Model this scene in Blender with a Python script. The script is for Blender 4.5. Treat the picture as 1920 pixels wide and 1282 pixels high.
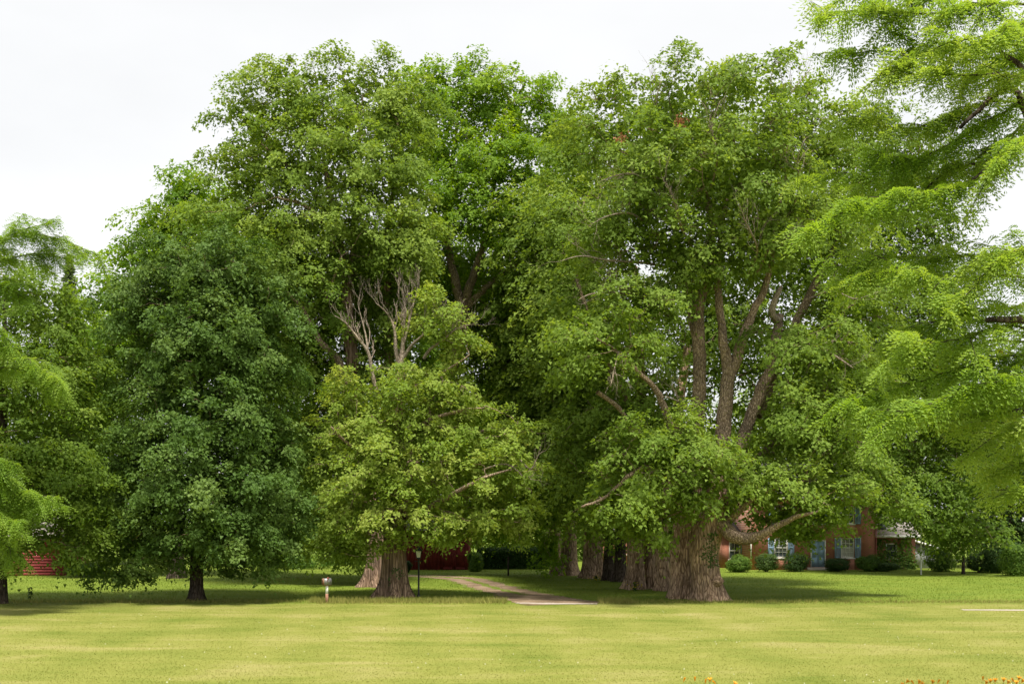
import bpy, math, random
import numpy as np
from mathutils import Vector, noise as mnoise

# ------------------------------------------------------------------ camera, sky, sun, exposure
for o in list(bpy.data.objects): bpy.data.objects.remove(o)
SC = bpy.context.scene
COL = SC.collection
F, CH, HY = 2133.333, 3.75, 978.0        # focal length in photo pixels, eye height, horizon row

cam = bpy.data.cameras.new('camera'); camo = bpy.data.objects.new('camera', cam)
COL.objects.link(camo); SC.camera = camo
camo.location = (0, 0, CH); camo.rotation_euler = (math.radians(90), 0, 0)
cam.sensor_width = 36.0; cam.lens = 40.0
cam.shift_y = (HY - 641.0) / 1920.0
cam.clip_start = 0.1; cam.clip_end = 6000

SUN_EL, SUN_AZ = 67.0, 14.0              # high sun behind the camera
w = bpy.data.worlds.new('World'); SC.world = w; w.use_nodes = True
nt = w.node_tree; N = nt.nodes; L = nt.links
for n in list(N): N.remove(n)
wo = N.new('ShaderNodeOutputWorld'); bg = N.new('ShaderNodeBackground'); bg.inputs[1].default_value = 0.1
sky = N.new('ShaderNodeTexSky'); sky.sky_type = 'NISHITA'; sky.sun_disc = False
sky.sun_elevation = math.radians(SUN_EL); sky.sun_rotation = math.radians(180 + SUN_AZ)
tc = N.new('ShaderNodeTexCoord'); mp = N.new('ShaderNodeMapping'); mp.inputs['Scale'].default_value = (1.2, 1.2, 3.0)
nz = N.new('ShaderNodeTexNoise'); nz.inputs['Scale'].default_value = 1.6; nz.inputs['Detail'].default_value = 5
cr = N.new('ShaderNodeValToRGB')
cr.color_ramp.elements[0].position = 0.3; cr.color_ramp.elements[0].color = (3.92, 3.95, 3.97, 1)
cr.color_ramp.elements[1].position = 0.7; cr.color_ramp.elements[1].color = (4.75, 4.76, 4.75, 1)
mx = N.new('ShaderNodeMix'); mx.data_type = 'RGBA'; mx.inputs[0].default_value = 0.96   # thin cloud over the whole sky
L.new(tc.outputs['Generated'], mp.inputs[0]); L.new(mp.outputs[0], nz.inputs[0]); L.new(nz.outputs[0], cr.inputs[0])
L.new(sky.outputs[0], mx.inputs[6]); L.new(cr.outputs[0], mx.inputs[7]); L.new(mx.outputs[2], bg.inputs[0]); L.new(bg.outputs[0], wo.inputs[0])

sl = bpy.data.lights.new('sun', 'SUN'); sl.energy = 3.35; sl.angle = math.radians(9.0); sl.color = (1.0, 0.94, 0.83)
so = bpy.data.objects.new('sun', sl); COL.objects.link(so); so.location = (-20, -30, 60)
ce, se = math.cos(math.radians(SUN_EL)), math.sin(math.radians(SUN_EL))
az = math.radians(SUN_AZ)
sdir = Vector((math.sin(az) * ce, -math.cos(az) * ce, se))      # towards the sun
so.rotation_euler = (-sdir).to_track_quat('-Z', 'Y').to_euler()

SC.view_settings.view_transform = 'Standard'; SC.view_settings.look = 'None'
SC.view_settings.exposure = 1.22; SC.view_settings.gamma = 1.0; SC.view_settings.use_curve_mapping = False
SC.render.engine = 'CYCLES'
SC.cycles.use_denoising = True
SC.render.filter_size = 1.75
SC.cycles.max_bounces = 10; SC.cycles.diffuse_bounces = 8; SC.cycles.transmission_bounces = 8
SC.cycles.transparent_max_bounces = 4; SC.cycles.caustics_reflective = False; SC.cycles.caustics_refractive = False

# ------------------------------------------------------------------ helpers
def P(px, py, d): return np.array([(px - 960) * d / F, d, CH - (py - HY) * d / F])
def GX(px, d): return (px - 960) * d / F
def norm(v):
    v = np.asarray(v, float); return v / np.maximum(np.linalg.norm(v, axis=-1, keepdims=True), 1e-9)

def tag(o, label=None, cat=None, group=None, kind=None):
    if label: o['label'] = label
    if cat: o['category'] = cat
    if group: o['group'] = group
    if kind: o['kind'] = kind
    return o
def empty(name, loc, label, cat, group=None):
    o = bpy.data.objects.new(name, None); COL.objects.link(o); o.location = loc; o.empty_display_size = 0.3
    return tag(o, label, cat, group)

NTRI = 0
class MB:
    """collects numpy pieces and links them as one mesh object"""
    def __init__(s): s.v = []; s.f = {3: [], 4: []}; s.a = {3: [], 4: []}; s.n = 0
    def add(s, v, f, tint=None):
        v = np.asarray(v, float).reshape(-1, 3); f = np.asarray(f, int)
        k = f.shape[1]; s.v.append(v); s.f[k].append(f + s.n)
        s.a[k].append(np.zeros(len(f)) + (0.5 if tint is None else tint)); s.n += len(v)
    def box(s, x0, x1, y0, y1, z0, z1):
        v = [(x, y, z) for z in (z0, z1) for y in (y0, y1) for x in (x0, x1)]
        s.add(v, [(0, 2, 3, 1), (4, 5, 7, 6), (0, 1, 5, 4), (2, 6, 7, 3), (0, 4, 6, 2), (1, 3, 7, 5)])
    def prism(s, prof, axis, a, b):
        """extrude a convex profile of (u,v) along axis 'x' or 'y' from a to b"""
        n = len(prof)
        def pt(u, vv, t): return (t, u, vv) if axis == 'x' else (u, t, vv)
        v = [pt(u, vv, a) for u, vv in prof] + [pt(u, vv, b) for u, vv in prof]
        s.add(v, [(i, (i + 1) % n, (i + 1) % n + n, i + n) for i in range(n)])
        m = s.n - 2 * n
        tri = [(0, i + 1, i) for i in range(1, n - 1)] + [(n, n + i, n + i + 1) for i in range(1, n - 1)]
        s.f[3].append(np.array(tri) + m); s.a[3].append(np.zeros(len(tri)) + .5)
    def tube(s, pts, rad, sides=6, cap=True, lobes=None, rot=0.0):
        pts = np.asarray(pts, float); n = len(pts); rad = np.asarray(rad, float) * np.ones(n)
        t = np.gradient(pts, axis=0); t = norm(t)
        m = norm(t.mean(0)); ref = np.array([1., 0, 0]) if abs(m[0]) < .75 else np.array([0, 0, 1.])
        a = norm(np.cross(t, ref)); b = np.cross(t, a)
        th = np.linspace(0, 2 * np.pi, sides, endpoint=False) + rot
        R = rad[:, None] * np.ones(sides) if lobes is None else rad[:, None] * lobes
        v = pts[:, None] + R[..., None] * (np.cos(th)[None, :, None] * a[:, None] + np.sin(th)[None, :, None] * b[:, None])
        i = np.arange(n - 1)[:, None] * sides; j = np.arange(sides)[None]; k = (j + 1) % sides
        f = np.stack([i + j, i + k, i + sides + k, i + sides + j], -1).reshape(-1, 4)
        s.add(v.reshape(-1, 3), f)
        if cap and n > 1:
            base = s.n - n * sides
            s.v.append(pts[-1:] ); s.n += 1
            s.f[3].append(np.array([(base + (n - 1) * sides + q, base + (n - 1) * sides + (q + 1) % sides, s.n - 1) for q in range(sides)]))
            s.a[3].append(np.zeros(sides) + .5)
    def lathe(s, prof, sides=12, c=(0, 0, 0)):
        th = np.linspace(0, 2 * np.pi, sides, endpoint=False); pr = np.asarray(prof, float)
        v = np.stack([pr[:, :1] * np.cos(th), pr[:, :1] * np.sin(th), pr[:, 1:2] * np.ones(sides)], -1) + np.asarray(c)
        n = len(pr); i = np.arange(n - 1)[:, None] * sides; j = np.arange(sides)[None]; k = (j + 1) % sides
        s.add(v.reshape(-1, 3), np.stack([i + j, i + k, i + sides + k, i + sides + j], -1).reshape(-1, 4))
    def mesh(s, name, mat, smooth=False, tint=False):
        me = bpy.data.meshes.new(name)
        V = np.concatenate(s.v); T = np.concatenate(s.f[3]) if s.f[3] else np.zeros((0, 3), int)
        Q = np.concatenate(s.f[4]) if s.f[4] else np.zeros((0, 4), int)
        me.vertices.add(len(V)); me.vertices.foreach_set('co', V.astype(np.float32).ravel())
        idx = np.concatenate([T.ravel(), Q.ravel()]); me.loops.add(len(idx)); me.loops.foreach_set('vertex_index', idx.astype(np.int32))
        st = np.concatenate([np.arange(len(T)) * 3, len(T) * 3 + np.arange(len(Q)) * 4])
        me.polygons.add(len(st)); me.polygons.foreach_set('loop_start', st.astype(np.int32))
        me.polygons.foreach_set('loop_total', np.concatenate([np.full(len(T), 3), np.full(len(Q), 4)]).astype(np.int32))
        if smooth: me.polygons.foreach_set('use_smooth', np.ones(len(st), bool))
        if tint:
            at = me.attributes.new('tint', 'FLOAT', 'FACE')
            at.data.foreach_set('value', np.concatenate(s.a[3] + s.a[4]).astype(np.float32))
        me.update(calc_edges=True); me.materials.append(mat)
        return me
    def build(s, name, mat, parent=None, smooth=False, tint=False):
        global NTRI; NTRI += sum(len(q) for q in s.f[3]) + 2 * sum(len(q) for q in s.f[4])
        """vertices are in world space; the object takes its parent's origin away"""
        if parent is not None:
            o = parent; loc = np.zeros(3)
            while o is not None: loc += np.array(o.location); o = o.parent
            s.v = [v - loc for v in s.v]
        ob = bpy.data.objects.new(name, s.mesh(name, mat, smooth, tint)); COL.objects.link(ob)
        if parent is not None: ob.parent = parent
        return ob

# ------------------------------------------------------------------ materials
def newmat(name):
    m = bpy.data.materials.new(name); m.use_nodes = True
    for n in list(m.node_tree.nodes): m.node_tree.nodes.remove(n)
    return m, m.node_tree.nodes, m.node_tree.links
def ramp(Nn, stops):
    c = Nn.new('ShaderNodeValToRGB'); e = c.color_ramp.elements
    while len(e) < len(stops): e.new(0.5)
    for q, (p, col) in zip(e, stops): q.position = p; q.color = tuple(col) + (1,)
    return c
def simple(name, col, rough=0.6, metal=0.0, var=0.15, scale=6.0, bump=0.0, spec=0.4):
    m, Nn, Ln = newmat(name)
    o = Nn.new('ShaderNodeOutputMaterial'); b = Nn.new('ShaderNodeBsdfPrincipled')
    b.inputs['Roughness'].default_value = rough; b.inputs['Metallic'].default_value = metal
    b.inputs['Specular IOR Level'].default_value = spec
    t = Nn.new('ShaderNodeTexCoord'); n = Nn.new('ShaderNodeTexNoise'); n.inputs['Scale'].default_value = scale; n.inputs['Detail'].default_value = 6
    c = ramp(Nn, [(0.3, [x * (1 - var) for x in col]), (0.7, [min(1, x * (1 + var)) for x in col])])
    Ln.new(t.outputs['Object'], n.inputs[0]); Ln.new(n.outputs[0], c.inputs[0]); Ln.new(c.outputs[0], b.inputs['Base Color'])
    if bump:
        bm = Nn.new('ShaderNodeBump'); bm.inputs['Strength'].default_value = bump; bm.inputs['Distance'].default_value = 0.02
        Ln.new(n.outputs[0], bm.inputs['Height']); Ln.new(bm.outputs[0], b.inputs['Normal'])
    Ln.new(b.outputs[0], o.inputs[0]); return m

def leafmat(name, lo, mid, hi, transl=0.48, rough=0.62, spec=0.16):
    m, Nn, Ln = newmat(name)
    o = Nn.new('ShaderNodeOutputMaterial'); b = Nn.new('ShaderNodeBsdfPrincipled'); tr = Nn.new('ShaderNodeBsdfTranslucent'); mxs = Nn.new('ShaderNodeMixShader')
    a = Nn.new('ShaderNodeAttribute'); a.attribute_name = 'tint'
    c = ramp(Nn, [(0.0, lo), (0.5, mid), (1.0, hi)])
    Ln.new(a.outputs['Fac'], c.inputs[0]); Ln.new(c.outputs[0], b.inputs['Base Color'])
    hs = Nn.new('ShaderNodeHueSaturation'); hs.inputs['Hue'].default_value = 0.485; hs.inputs['Saturation'].default_value = 1.1; hs.inputs['Value'].default_value = 1.35
    Ln.new(c.outputs[0], hs.inputs['Color']); Ln.new(hs.outputs[0], tr.inputs[0])
    b.inputs['Roughness'].default_value = rough; b.inputs['Specular IOR Level'].default_value = spec
    mxs.inputs[0].default_value = transl
    Ln.new(b.outputs[0], mxs.inputs[1]); Ln.new(tr.outputs[0], mxs.inputs[2]); Ln.new(mxs.outputs[0], o.inputs[0]); return m

def barkmat(name, dark, light, scale=5.0, bump=0.9, zs=0.24):
    m, Nn, Ln = newmat(name)
    o = Nn.new('ShaderNodeOutputMaterial'); b = Nn.new('ShaderNodeBsdfPrincipled'); b.inputs['Roughness'].default_value = 0.9
    b.inputs['Specular IOR Level'].default_value = 0.15
    t = Nn.new('ShaderNodeTexCoord'); mpp = Nn.new('ShaderNodeMapping'); mpp.inputs['Scale'].default_value = (1, 1, zs)
    n1 = Nn.new('ShaderNodeTexNoise'); n1.inputs['Scale'].default_value = scale * 2.2; n1.inputs['Detail'].default_value = 7; n1.inputs['Roughness'].default_value = 0.65
    n1.inputs['Distortion'].default_value = 0.4
    v1 = Nn.new('ShaderNodeTexVoronoi'); v1.feature = 'DISTANCE_TO_EDGE'; v1.inputs['Scale'].default_value = scale * 1.7
    n2 = Nn.new('ShaderNodeTexNoise'); n2.inputs['Scale'].default_value = 0.9; n2.inputs['Detail'].default_value = 3
    Ln.new(t.outputs['Object'], mpp.inputs[0]); Ln.new(mpp.outputs[0], n1.inputs[0]); Ln.new(mpp.outputs[0], v1.inputs[0]); Ln.new(t.outputs['Object'], n2.inputs[0])
    c = ramp(Nn, [(0.32, dark), (0.68, light)]); Ln.new(n1.outputs[0], c.inputs[0])
    c2 = ramp(Nn, [(0.3, (0.62, 0.6, 0.6)), (0.7, (1.15, 1.1, 1.02))]); Ln.new(n2.outputs[0], c2.inputs[0])
    mu = Nn.new('ShaderNodeMix'); mu.data_type = 'RGBA'; mu.blend_type = 'MULTIPLY'; mu.inputs[0].default_value = 1
    Ln.new(c.outputs[0], mu.inputs[6]); Ln.new(c2.outputs[0], mu.inputs[7])
    fc = ramp(Nn, [(0.0, (0.42, 0.38, 0.35)), (0.16, (1.05, 1.05, 1.05))]); Ln.new(v1.outputs[0], fc.inputs[0])
    mf = Nn.new('ShaderNodeMix'); mf.data_type = 'RGBA'; mf.blend_type = 'MULTIPLY'; mf.inputs[0].default_value = 1
    Ln.new(mu.outputs[2], mf.inputs[6]); Ln.new(fc.outputs[0], mf.inputs[7]); Ln.new(mf.outputs[2], b.inputs['Base Color'])
    ad = Nn.new('ShaderNodeMath'); ad.operation = 'MULTIPLY_ADD'; ad.inputs[1].default_value = 1.8
    Ln.new(v1.outputs[0], ad.inputs[0]); Ln.new(n1.outputs[0], ad.inputs[2])
    bm = Nn.new('ShaderNodeBump'); bm.inputs['Strength'].default_value = bump; bm.inputs['Distance'].default_value = 0.10
    Ln.new(ad.outputs[0], bm.inputs['Height']); Ln.new(bm.outputs[0], b.inputs['Normal'])
    Ln.new(b.outputs[0], o.inputs[0]); return m

def lawncolor(Nn, Ln, rough_green):
    """colour of the lawns as a function of place: straw and green mowing bands in front, greener grass under the maples"""
    g = Nn.new('ShaderNodeNewGeometry')
    def noi(scale, sc, det=4, dist=0.0):
        mp_ = Nn.new('ShaderNodeMapping'); mp_.inputs['Scale'].default_value = sc; mp_.inputs['Rotation'].default_value = (0, 0, 0.05)
        n = Nn.new('ShaderNodeTexNoise'); n.inputs['Scale'].default_value = scale; n.inputs['Detail'].default_value = det; n.inputs['Distortion'].default_value = dist
        Ln.new(g.outputs['Position'], mp_.inputs[0]); Ln.new(mp_.outputs[0], n.inputs[0]); return n.outputs[0]
    def wave(dirn, scale, dist, rot):
        mp_ = Nn.new('ShaderNodeMapping'); mp_.inputs['Rotation'].default_value = (0, 0, rot)
        wv = Nn.new('ShaderNodeTexWave'); wv.wave_type = 'BANDS'; wv.bands_direction = dirn
        wv.inputs['Scale'].default_value = scale; wv.inputs['Distortion'].default_value = dist; wv.inputs['Detail'].default_value = 3; wv.inputs['Detail Scale'].default_value = 0.4
        Ln.new(g.outputs['Position'], mp_.inputs[0]); Ln.new(mp_.outputs[0], wv.inputs[0]); return wv.outputs['Fac']
    def mad(a, k, b):
        m_ = Nn.new('ShaderNodeMath'); m_.operation = 'MULTIPLY_ADD'; m_.inputs[1].default_value = k
        Ln.new(a, m_.inputs[0])
        if isinstance(b, float): m_.inputs[2].default_value = b
        else: Ln.new(b, m_.inputs[2])
        return m_.outputs[0]
    s = mad(noi(0.45, (0.34, 0.75, 1), 5, 0.6), 0.88, -0.04)
    s = mad(noi(1.6, (0.5, 1, 1), 6), 0.32, s)
    s = mad(wave('Y', 0.10, 4.0, 0.04), 0.03, s)
    s = mad(wave('X', 0.10, 1.0, -0.08), 0.07, s)
    s = mad(noi(40.0, (1, 1, 1), 3), 0.12, s)
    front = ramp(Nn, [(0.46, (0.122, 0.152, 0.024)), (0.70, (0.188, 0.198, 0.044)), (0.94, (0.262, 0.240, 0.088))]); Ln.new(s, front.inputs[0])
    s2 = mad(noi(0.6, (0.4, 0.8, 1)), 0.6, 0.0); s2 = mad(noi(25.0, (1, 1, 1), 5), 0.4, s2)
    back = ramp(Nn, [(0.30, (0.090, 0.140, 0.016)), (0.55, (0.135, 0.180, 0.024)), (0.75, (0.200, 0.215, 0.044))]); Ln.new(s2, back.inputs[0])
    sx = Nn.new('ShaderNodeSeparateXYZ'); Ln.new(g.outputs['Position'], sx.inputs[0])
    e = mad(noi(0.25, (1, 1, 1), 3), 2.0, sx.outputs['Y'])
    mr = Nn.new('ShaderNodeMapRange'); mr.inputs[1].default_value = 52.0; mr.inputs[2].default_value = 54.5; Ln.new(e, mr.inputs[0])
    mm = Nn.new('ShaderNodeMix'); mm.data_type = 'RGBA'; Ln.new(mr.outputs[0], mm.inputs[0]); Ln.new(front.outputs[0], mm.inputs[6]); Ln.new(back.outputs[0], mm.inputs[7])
    return mm.outputs[2], g

def groundmat():
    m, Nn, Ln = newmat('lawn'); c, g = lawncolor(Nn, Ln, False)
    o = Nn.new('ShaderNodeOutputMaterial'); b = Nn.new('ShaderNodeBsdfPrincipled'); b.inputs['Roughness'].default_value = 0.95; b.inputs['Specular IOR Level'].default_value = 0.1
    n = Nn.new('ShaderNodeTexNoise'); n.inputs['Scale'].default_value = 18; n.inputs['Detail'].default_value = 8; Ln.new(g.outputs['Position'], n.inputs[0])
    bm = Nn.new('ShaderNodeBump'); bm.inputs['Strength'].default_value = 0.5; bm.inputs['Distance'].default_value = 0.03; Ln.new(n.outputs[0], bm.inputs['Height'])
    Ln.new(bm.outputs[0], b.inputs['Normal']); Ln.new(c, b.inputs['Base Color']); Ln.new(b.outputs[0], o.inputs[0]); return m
def blademat(name, mul, straw=0.0):
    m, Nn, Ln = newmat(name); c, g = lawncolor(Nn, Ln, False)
    a = Nn.new('ShaderNodeAttribute'); a.attribute_name = 'tint'
    r = ramp(Nn, [(0, [mul * .95, mul * .95, mul * .9]), (0.7, [mul * 1.25] * 3), (1, [mul * 1.7, mul * 1.45, mul * 1.7])]); Ln.new(a.outputs['Fac'], r.inputs[0])
    mu = Nn.new('ShaderNodeMix'); mu.data_type = 'RGBA'; mu.blend_type = 'MULTIPLY'; mu.inputs[0].default_value = 1
    Ln.new(c, mu.inputs[6]); Ln.new(r.outputs[0], mu.inputs[7])
    st = Nn.new('ShaderNodeMix'); st.data_type = 'RGBA'; st.inputs[0].default_value = straw; st.inputs[7].default_value = (0.36, 0.30, 0.12, 1); Ln.new(mu.outputs[2], st.inputs[6])
    o = Nn.new('ShaderNodeOutputMaterial'); d = Nn.new('ShaderNodeBsdfDiffuse'); t = Nn.new('ShaderNodeBsdfTranslucent'); x = Nn.new('ShaderNodeMixShader'); x.inputs[0].default_value = 0.4
    Ln.new(st.outputs[2], d.inputs[0]); Ln.new(st.outputs[2], t.inputs[0]); Ln.new(d.outputs[0], x.inputs[1]); Ln.new(t.outputs[0], x.inputs[2]); Ln.new(x.outputs[0], o.inputs[0]); return m

def brickmat(name, c1, c2, mortar):
    m, Nn, Ln = newmat(name)
    o = Nn.new('ShaderNodeOutputMaterial'); b = Nn.new('ShaderNodeBsdfPrincipled'); b.inputs['Roughness'].default_value = 0.9
    t = Nn.new('ShaderNodeTexCoord'); mp_ = Nn.new('ShaderNodeMapping'); mp_.inputs['Rotation'].default_value = (math.radians(-90), 0, 0)
    br = Nn.new('ShaderNodeTexBrick'); br.inputs['Scale'].default_value = 1.0; br.inputs['Brick Width'].default_value = 0.22; br.inputs['Row Height'].default_value = 0.075; br.inputs['Mortar Size'].default_value = 0.008
    br.inputs['Color1'].default_value = c1 + (1,); br.inputs['Color2'].default_value = c2 + (1,); br.inputs['Mortar'].default_value = mortar + (1,)
    Ln.new(t.outputs['Object'], mp_.inputs[0]); Ln.new(mp_.outputs[0], br.inputs[0])
    n = Nn.new('ShaderNodeTexNoise'); n.inputs['Scale'].default_value = 1.5; n.inputs['Detail'].default_value = 5; Ln.new(t.outputs['Object'], n.inputs[0])
    r = ramp(Nn, [(0.3, (0.75, 0.75, 0.75)), (0.7, (1.15, 1.1, 1.05))]); Ln.new(n.outputs[0], r.inputs[0])
    mu = Nn.new('ShaderNodeMix'); mu.data_type = 'RGBA'; mu.blend_type = 'MULTIPLY'; mu.inputs[0].default_value = 1; Ln.new(br.outputs[0], mu.inputs[6]); Ln.new(r.outputs[0], mu.inputs[7])
    Ln.new(mu.outputs[2], b.inputs['Base Color']); Ln.new(b.outputs[0], o.inputs[0]); return m

def gravelmat():
    m, Nn, Ln = newmat('gravel'); g = Nn.new('ShaderNodeNewGeometry')
    o = Nn.new('ShaderNodeOutputMaterial'); b = Nn.new('ShaderNodeBsdfPrincipled'); b.inputs['Roughness'].default_value = 0.95; b.inputs['Specular IOR Level'].default_value = 0.1
    n = Nn.new('ShaderNodeTexNoise'); n.inputs['Scale'].default_value = 9; n.inputs['Detail'].default_value = 9; n.inputs['Roughness'].default_value = 0.7; Ln.new(g.outputs['Position'], n.inputs[0])
    n2 = Nn.new('ShaderNodeTexNoise'); n2.inputs['Scale'].default_value = 0.8; n2.inputs['Detail'].default_value = 4; Ln.new(g.outputs['Position'], n2.inputs[0])
    c = ramp(Nn, [(0.3, (0.09, 0.062, 0.038)), (0.52, (0.21, 0.15, 0.10)), (0.72, (0.37, 0.28, 0.20))])
    ad = Nn.new('ShaderNodeMath'); ad.operation = 'MULTIPLY_ADD'; ad.inputs[1].default_value = 0.5; Ln.new(n2.outputs[0], ad.inputs[0])
    h = Nn.new('ShaderNodeMath'); h.operation = 'MULTIPLY'; h.inputs[1].default_value = 0.5; Ln.new(n.outputs[0], h.inputs[0]); Ln.new(h.outputs[0], ad.inputs[2]); Ln.new(ad.outputs[0], c.inputs[0])
    bm = Nn.new('ShaderNodeBump'); bm.inputs['Strength'].default_value = 0.7; bm.inputs['Distance'].default_value = 0.04; Ln.new(n.outputs[0], bm.inputs['Height'])
    Ln.new(bm.outputs[0], b.inputs['Normal']); at = Nn.new('ShaderNodeAttribute'); at.attribute_name = 'tint'
    n3 = Nn.new('ShaderNodeTexNoise'); n3.inputs['Scale'].default_value = 2.2; n3.inputs['Detail'].default_value = 7; n3.inputs['Roughness'].default_value = .7; Ln.new(g.outputs['Position'], n3.inputs[0])
    sm = Nn.new('ShaderNodeMath'); sm.operation = 'ADD'; Ln.new(at.outputs['Fac'], sm.inputs[0]); Ln.new(n3.outputs[0], sm.inputs[1])
    mr = Nn.new('ShaderNodeMapRange'); mr.inputs[1].default_value = .78; mr.inputs[2].default_value = .98; Ln.new(sm.outputs[0], mr.inputs[0])
    mm = Nn.new('ShaderNodeMix'); mm.data_type = 'RGBA'; Ln.new(mr.outputs[0], mm.inputs[0]); Ln.new(c.outputs[0], mm.inputs[6]); mm.inputs[7].default_value = (.11, .155, .02, 1)
    Ln.new(mm.outputs[2], b.inputs['Base Color']); Ln.new(b.outputs[0], o.inputs[0]); return m

def glassmat(name, col, rough=0.08):
    m, Nn, Ln = newmat(name); o = Nn.new('ShaderNodeOutputMaterial'); b = Nn.new('ShaderNodeBsdfPrincipled')
    b.inputs['Base Color'].default_value = col + (1,); b.inputs['Roughness'].default_value = rough; b.inputs['Specular IOR Level'].default_value = 0.8
    Ln.new(b.outputs[0], o.inputs[0]); return m

M = {}
M['ground'] = groundmat(); M['gravel'] = gravelmat()
M['blade'] = blademat('mown_grass', 1.0); M['tall'] = blademat('tall_grass', 1.25, 0.5); M['shadegrass'] = blademat('shade_grass', 1.05)
M['maple'] = leafmat('maple_leaf', (0.101, 0.174, 0.022), (0.174, 0.264, 0.040), (0.281, 0.369, 0.070))
M['maple_fresh'] = leafmat('fresh_maple_leaf', (0.097, 0.196, 0.015), (0.176, 0.295, 0.029), (0.297, 0.407, 0.051))
M['maple_blue'] = leafmat('blue_green_leaf', (0.054, 0.112, 0.016), (0.090, 0.162, 0.029), (0.150, 0.226, 0.050), 0.36, 0.6, 0.2)
M['maple_old'] = leafmat('old_maple_leaf', (0.119, 0.198, 0.026), (0.218, 0.310, 0.047), (0.370, 0.422, 0.099))
M['locust'] = leafmat('locust_leaf', (0.140, 0.250, 0.026), (0.225, 0.350, 0.050), (0.335, 0.430, 0.080), 0.46, 0.58, 0.25)
M['locust_yellow'] = leafmat('yellow_locust_leaf', (0.28, 0.28, 0.02), (0.44, 0.38, 0.03), (0.58, 0.45, 0.04))
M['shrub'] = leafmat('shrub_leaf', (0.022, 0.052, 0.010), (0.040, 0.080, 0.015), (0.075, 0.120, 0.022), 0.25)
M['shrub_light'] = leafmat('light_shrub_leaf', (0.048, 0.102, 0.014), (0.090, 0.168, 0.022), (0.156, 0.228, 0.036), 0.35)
M['needle'] = leafmat('conifer_needle', (0.070, 0.110, 0.034), (0.105, 0.150, 0.048), (0.15, 0.19, 0.066), 0.3)
M['dead_leaf'] = leafmat('dead_leaf', (0.16, 0.075, 0.035), (0.25, 0.12, 0.055), (0.33, 0.18, 0.09), 0.3)
M['ivy'] = leafmat('ivy_leaf', (0.025, 0.060, 0.012), (0.045, 0.095, 0.018), (0.08, 0.13, 0.03), 0.2)
M['bark'] = barkmat('maple_bark', (0.19, 0.128, 0.088), (0.72, 0.53, 0.40), 4.2, 1.0)
M['bark_dark'] = barkmat('dark_bark', (0.040, 0.031, 0.025), (0.15, 0.12, 0.10))
M['bark_sunlit'] = barkmat('sunlit_bark', (0.20, 0.14, 0.10), (0.62, 0.46, 0.34))  # sun on the trunk put into a pale warm bark colour
M['bark_left'] = barkmat('ribbed_bark', (0.12, 0.080, 0.060), (0.50, 0.36, 0.275), 4.0, 1.0, 0.06)
M['limb'] = barkmat('limb_bark', (0.20, 0.155, 0.115), (0.58, 0.46, 0.35), 6.0, 0.9, 0.4)
M['dead'] = barkmat('bleached_dead_wood', (0.22, 0.19, 0.155), (0.44, 0.38, 0.32), 8.0, 0.4, 0.4)
M['brick'] = brickmat('red_brick', (0.42, 0.140, 0.085), (0.33, 0.105, 0.065), (0.40, 0.26, 0.20))
M['white'] = simple('white_paint', (0.78, 0.77, 0.72), 0.5, var=0.06)
M['blue'] = simple('blue_shutter_paint', (0.22, 0.33, 0.44), 0.5, var=0.08)
M['roof'] = simple('grey_shingles', (0.30, 0.27, 0.24), 0.9, var=0.2, scale=3, bump=0.3)
M['roof_dark'] = simple('dark_shingles', (0.12, 0.11, 0.10), 0.9, var=0.2, scale=3, bump=0.3)
M['glass'] = glassmat('window_glass', (0.05, 0.06, 0.07)); M['curtain'] = simple('curtain', (0.5, 0.48, 0.42), 0.9)
M['pipe'] = simple('red_downspout', (0.25, 0.06, 0.045), 0.5)
M['grey_wall'] = simple('grey_siding', (0.27, 0.28, 0.28), 0.8, var=0.1)
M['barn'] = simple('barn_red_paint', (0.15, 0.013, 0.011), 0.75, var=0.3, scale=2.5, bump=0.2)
M['barn_lit'] = simple('sunlit_red_paint', (0.21, 0.028, 0.028), 0.75, var=0.2, scale=2.5, bump=0.2)  # lit copy of the barn red, sunlight mixed into the colour
M['concrete'] = simple('concrete', (0.36, 0.31, 0.26), 0.9, var=0.12, scale=4, bump=0.2)
M['black'] = simple('black_metal', (0.035, 0.037, 0.04), 0.45, 0.6, var=0.2)
M['lampglass'] = glassmat('frosted_lamp_glass', (0.55, 0.56, 0.50), 0.3)
M['wood_post'] = simple('weathered_red_wood', (0.26, 0.13, 0.085), 0.85, var=0.3, scale=12, bump=0.3)
M['galv'] = simple('galvanised_metal', (0.26, 0.255, 0.25), 0.4, 0.5, var=0.3, scale=9)
M['rust'] = simple('rusty_door', (0.27, 0.14, 0.09), 0.7, 0.2, var=0.3, scale=15)
M['dark_post'] = simple('dark_wood', (0.035, 0.028, 0.022), 0.9, var=0.3)
M['pole'] = simple('white_pole_paint', (0.62, 0.62, 0.60), 0.4, var=0.05)
M['petal'] = simple('orange_yellow_petal', (0.80, 0.36, 0.01), 0.6, var=0.2, scale=20)
M['stem'] = simple('green_stem', (0.10, 0.19, 0.03), 0.6, var=0.2)

# ------------------------------------------------------------------ ground, drive, paths
m = MB(); m.add([(-3000, -200, 0), (3000, -200, 0), (3000, 5000, 0), (-3000, 5000, 0)], [(0, 1, 2, 3)])
tag(m.build('ground', M['ground']), kind='structure')

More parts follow.
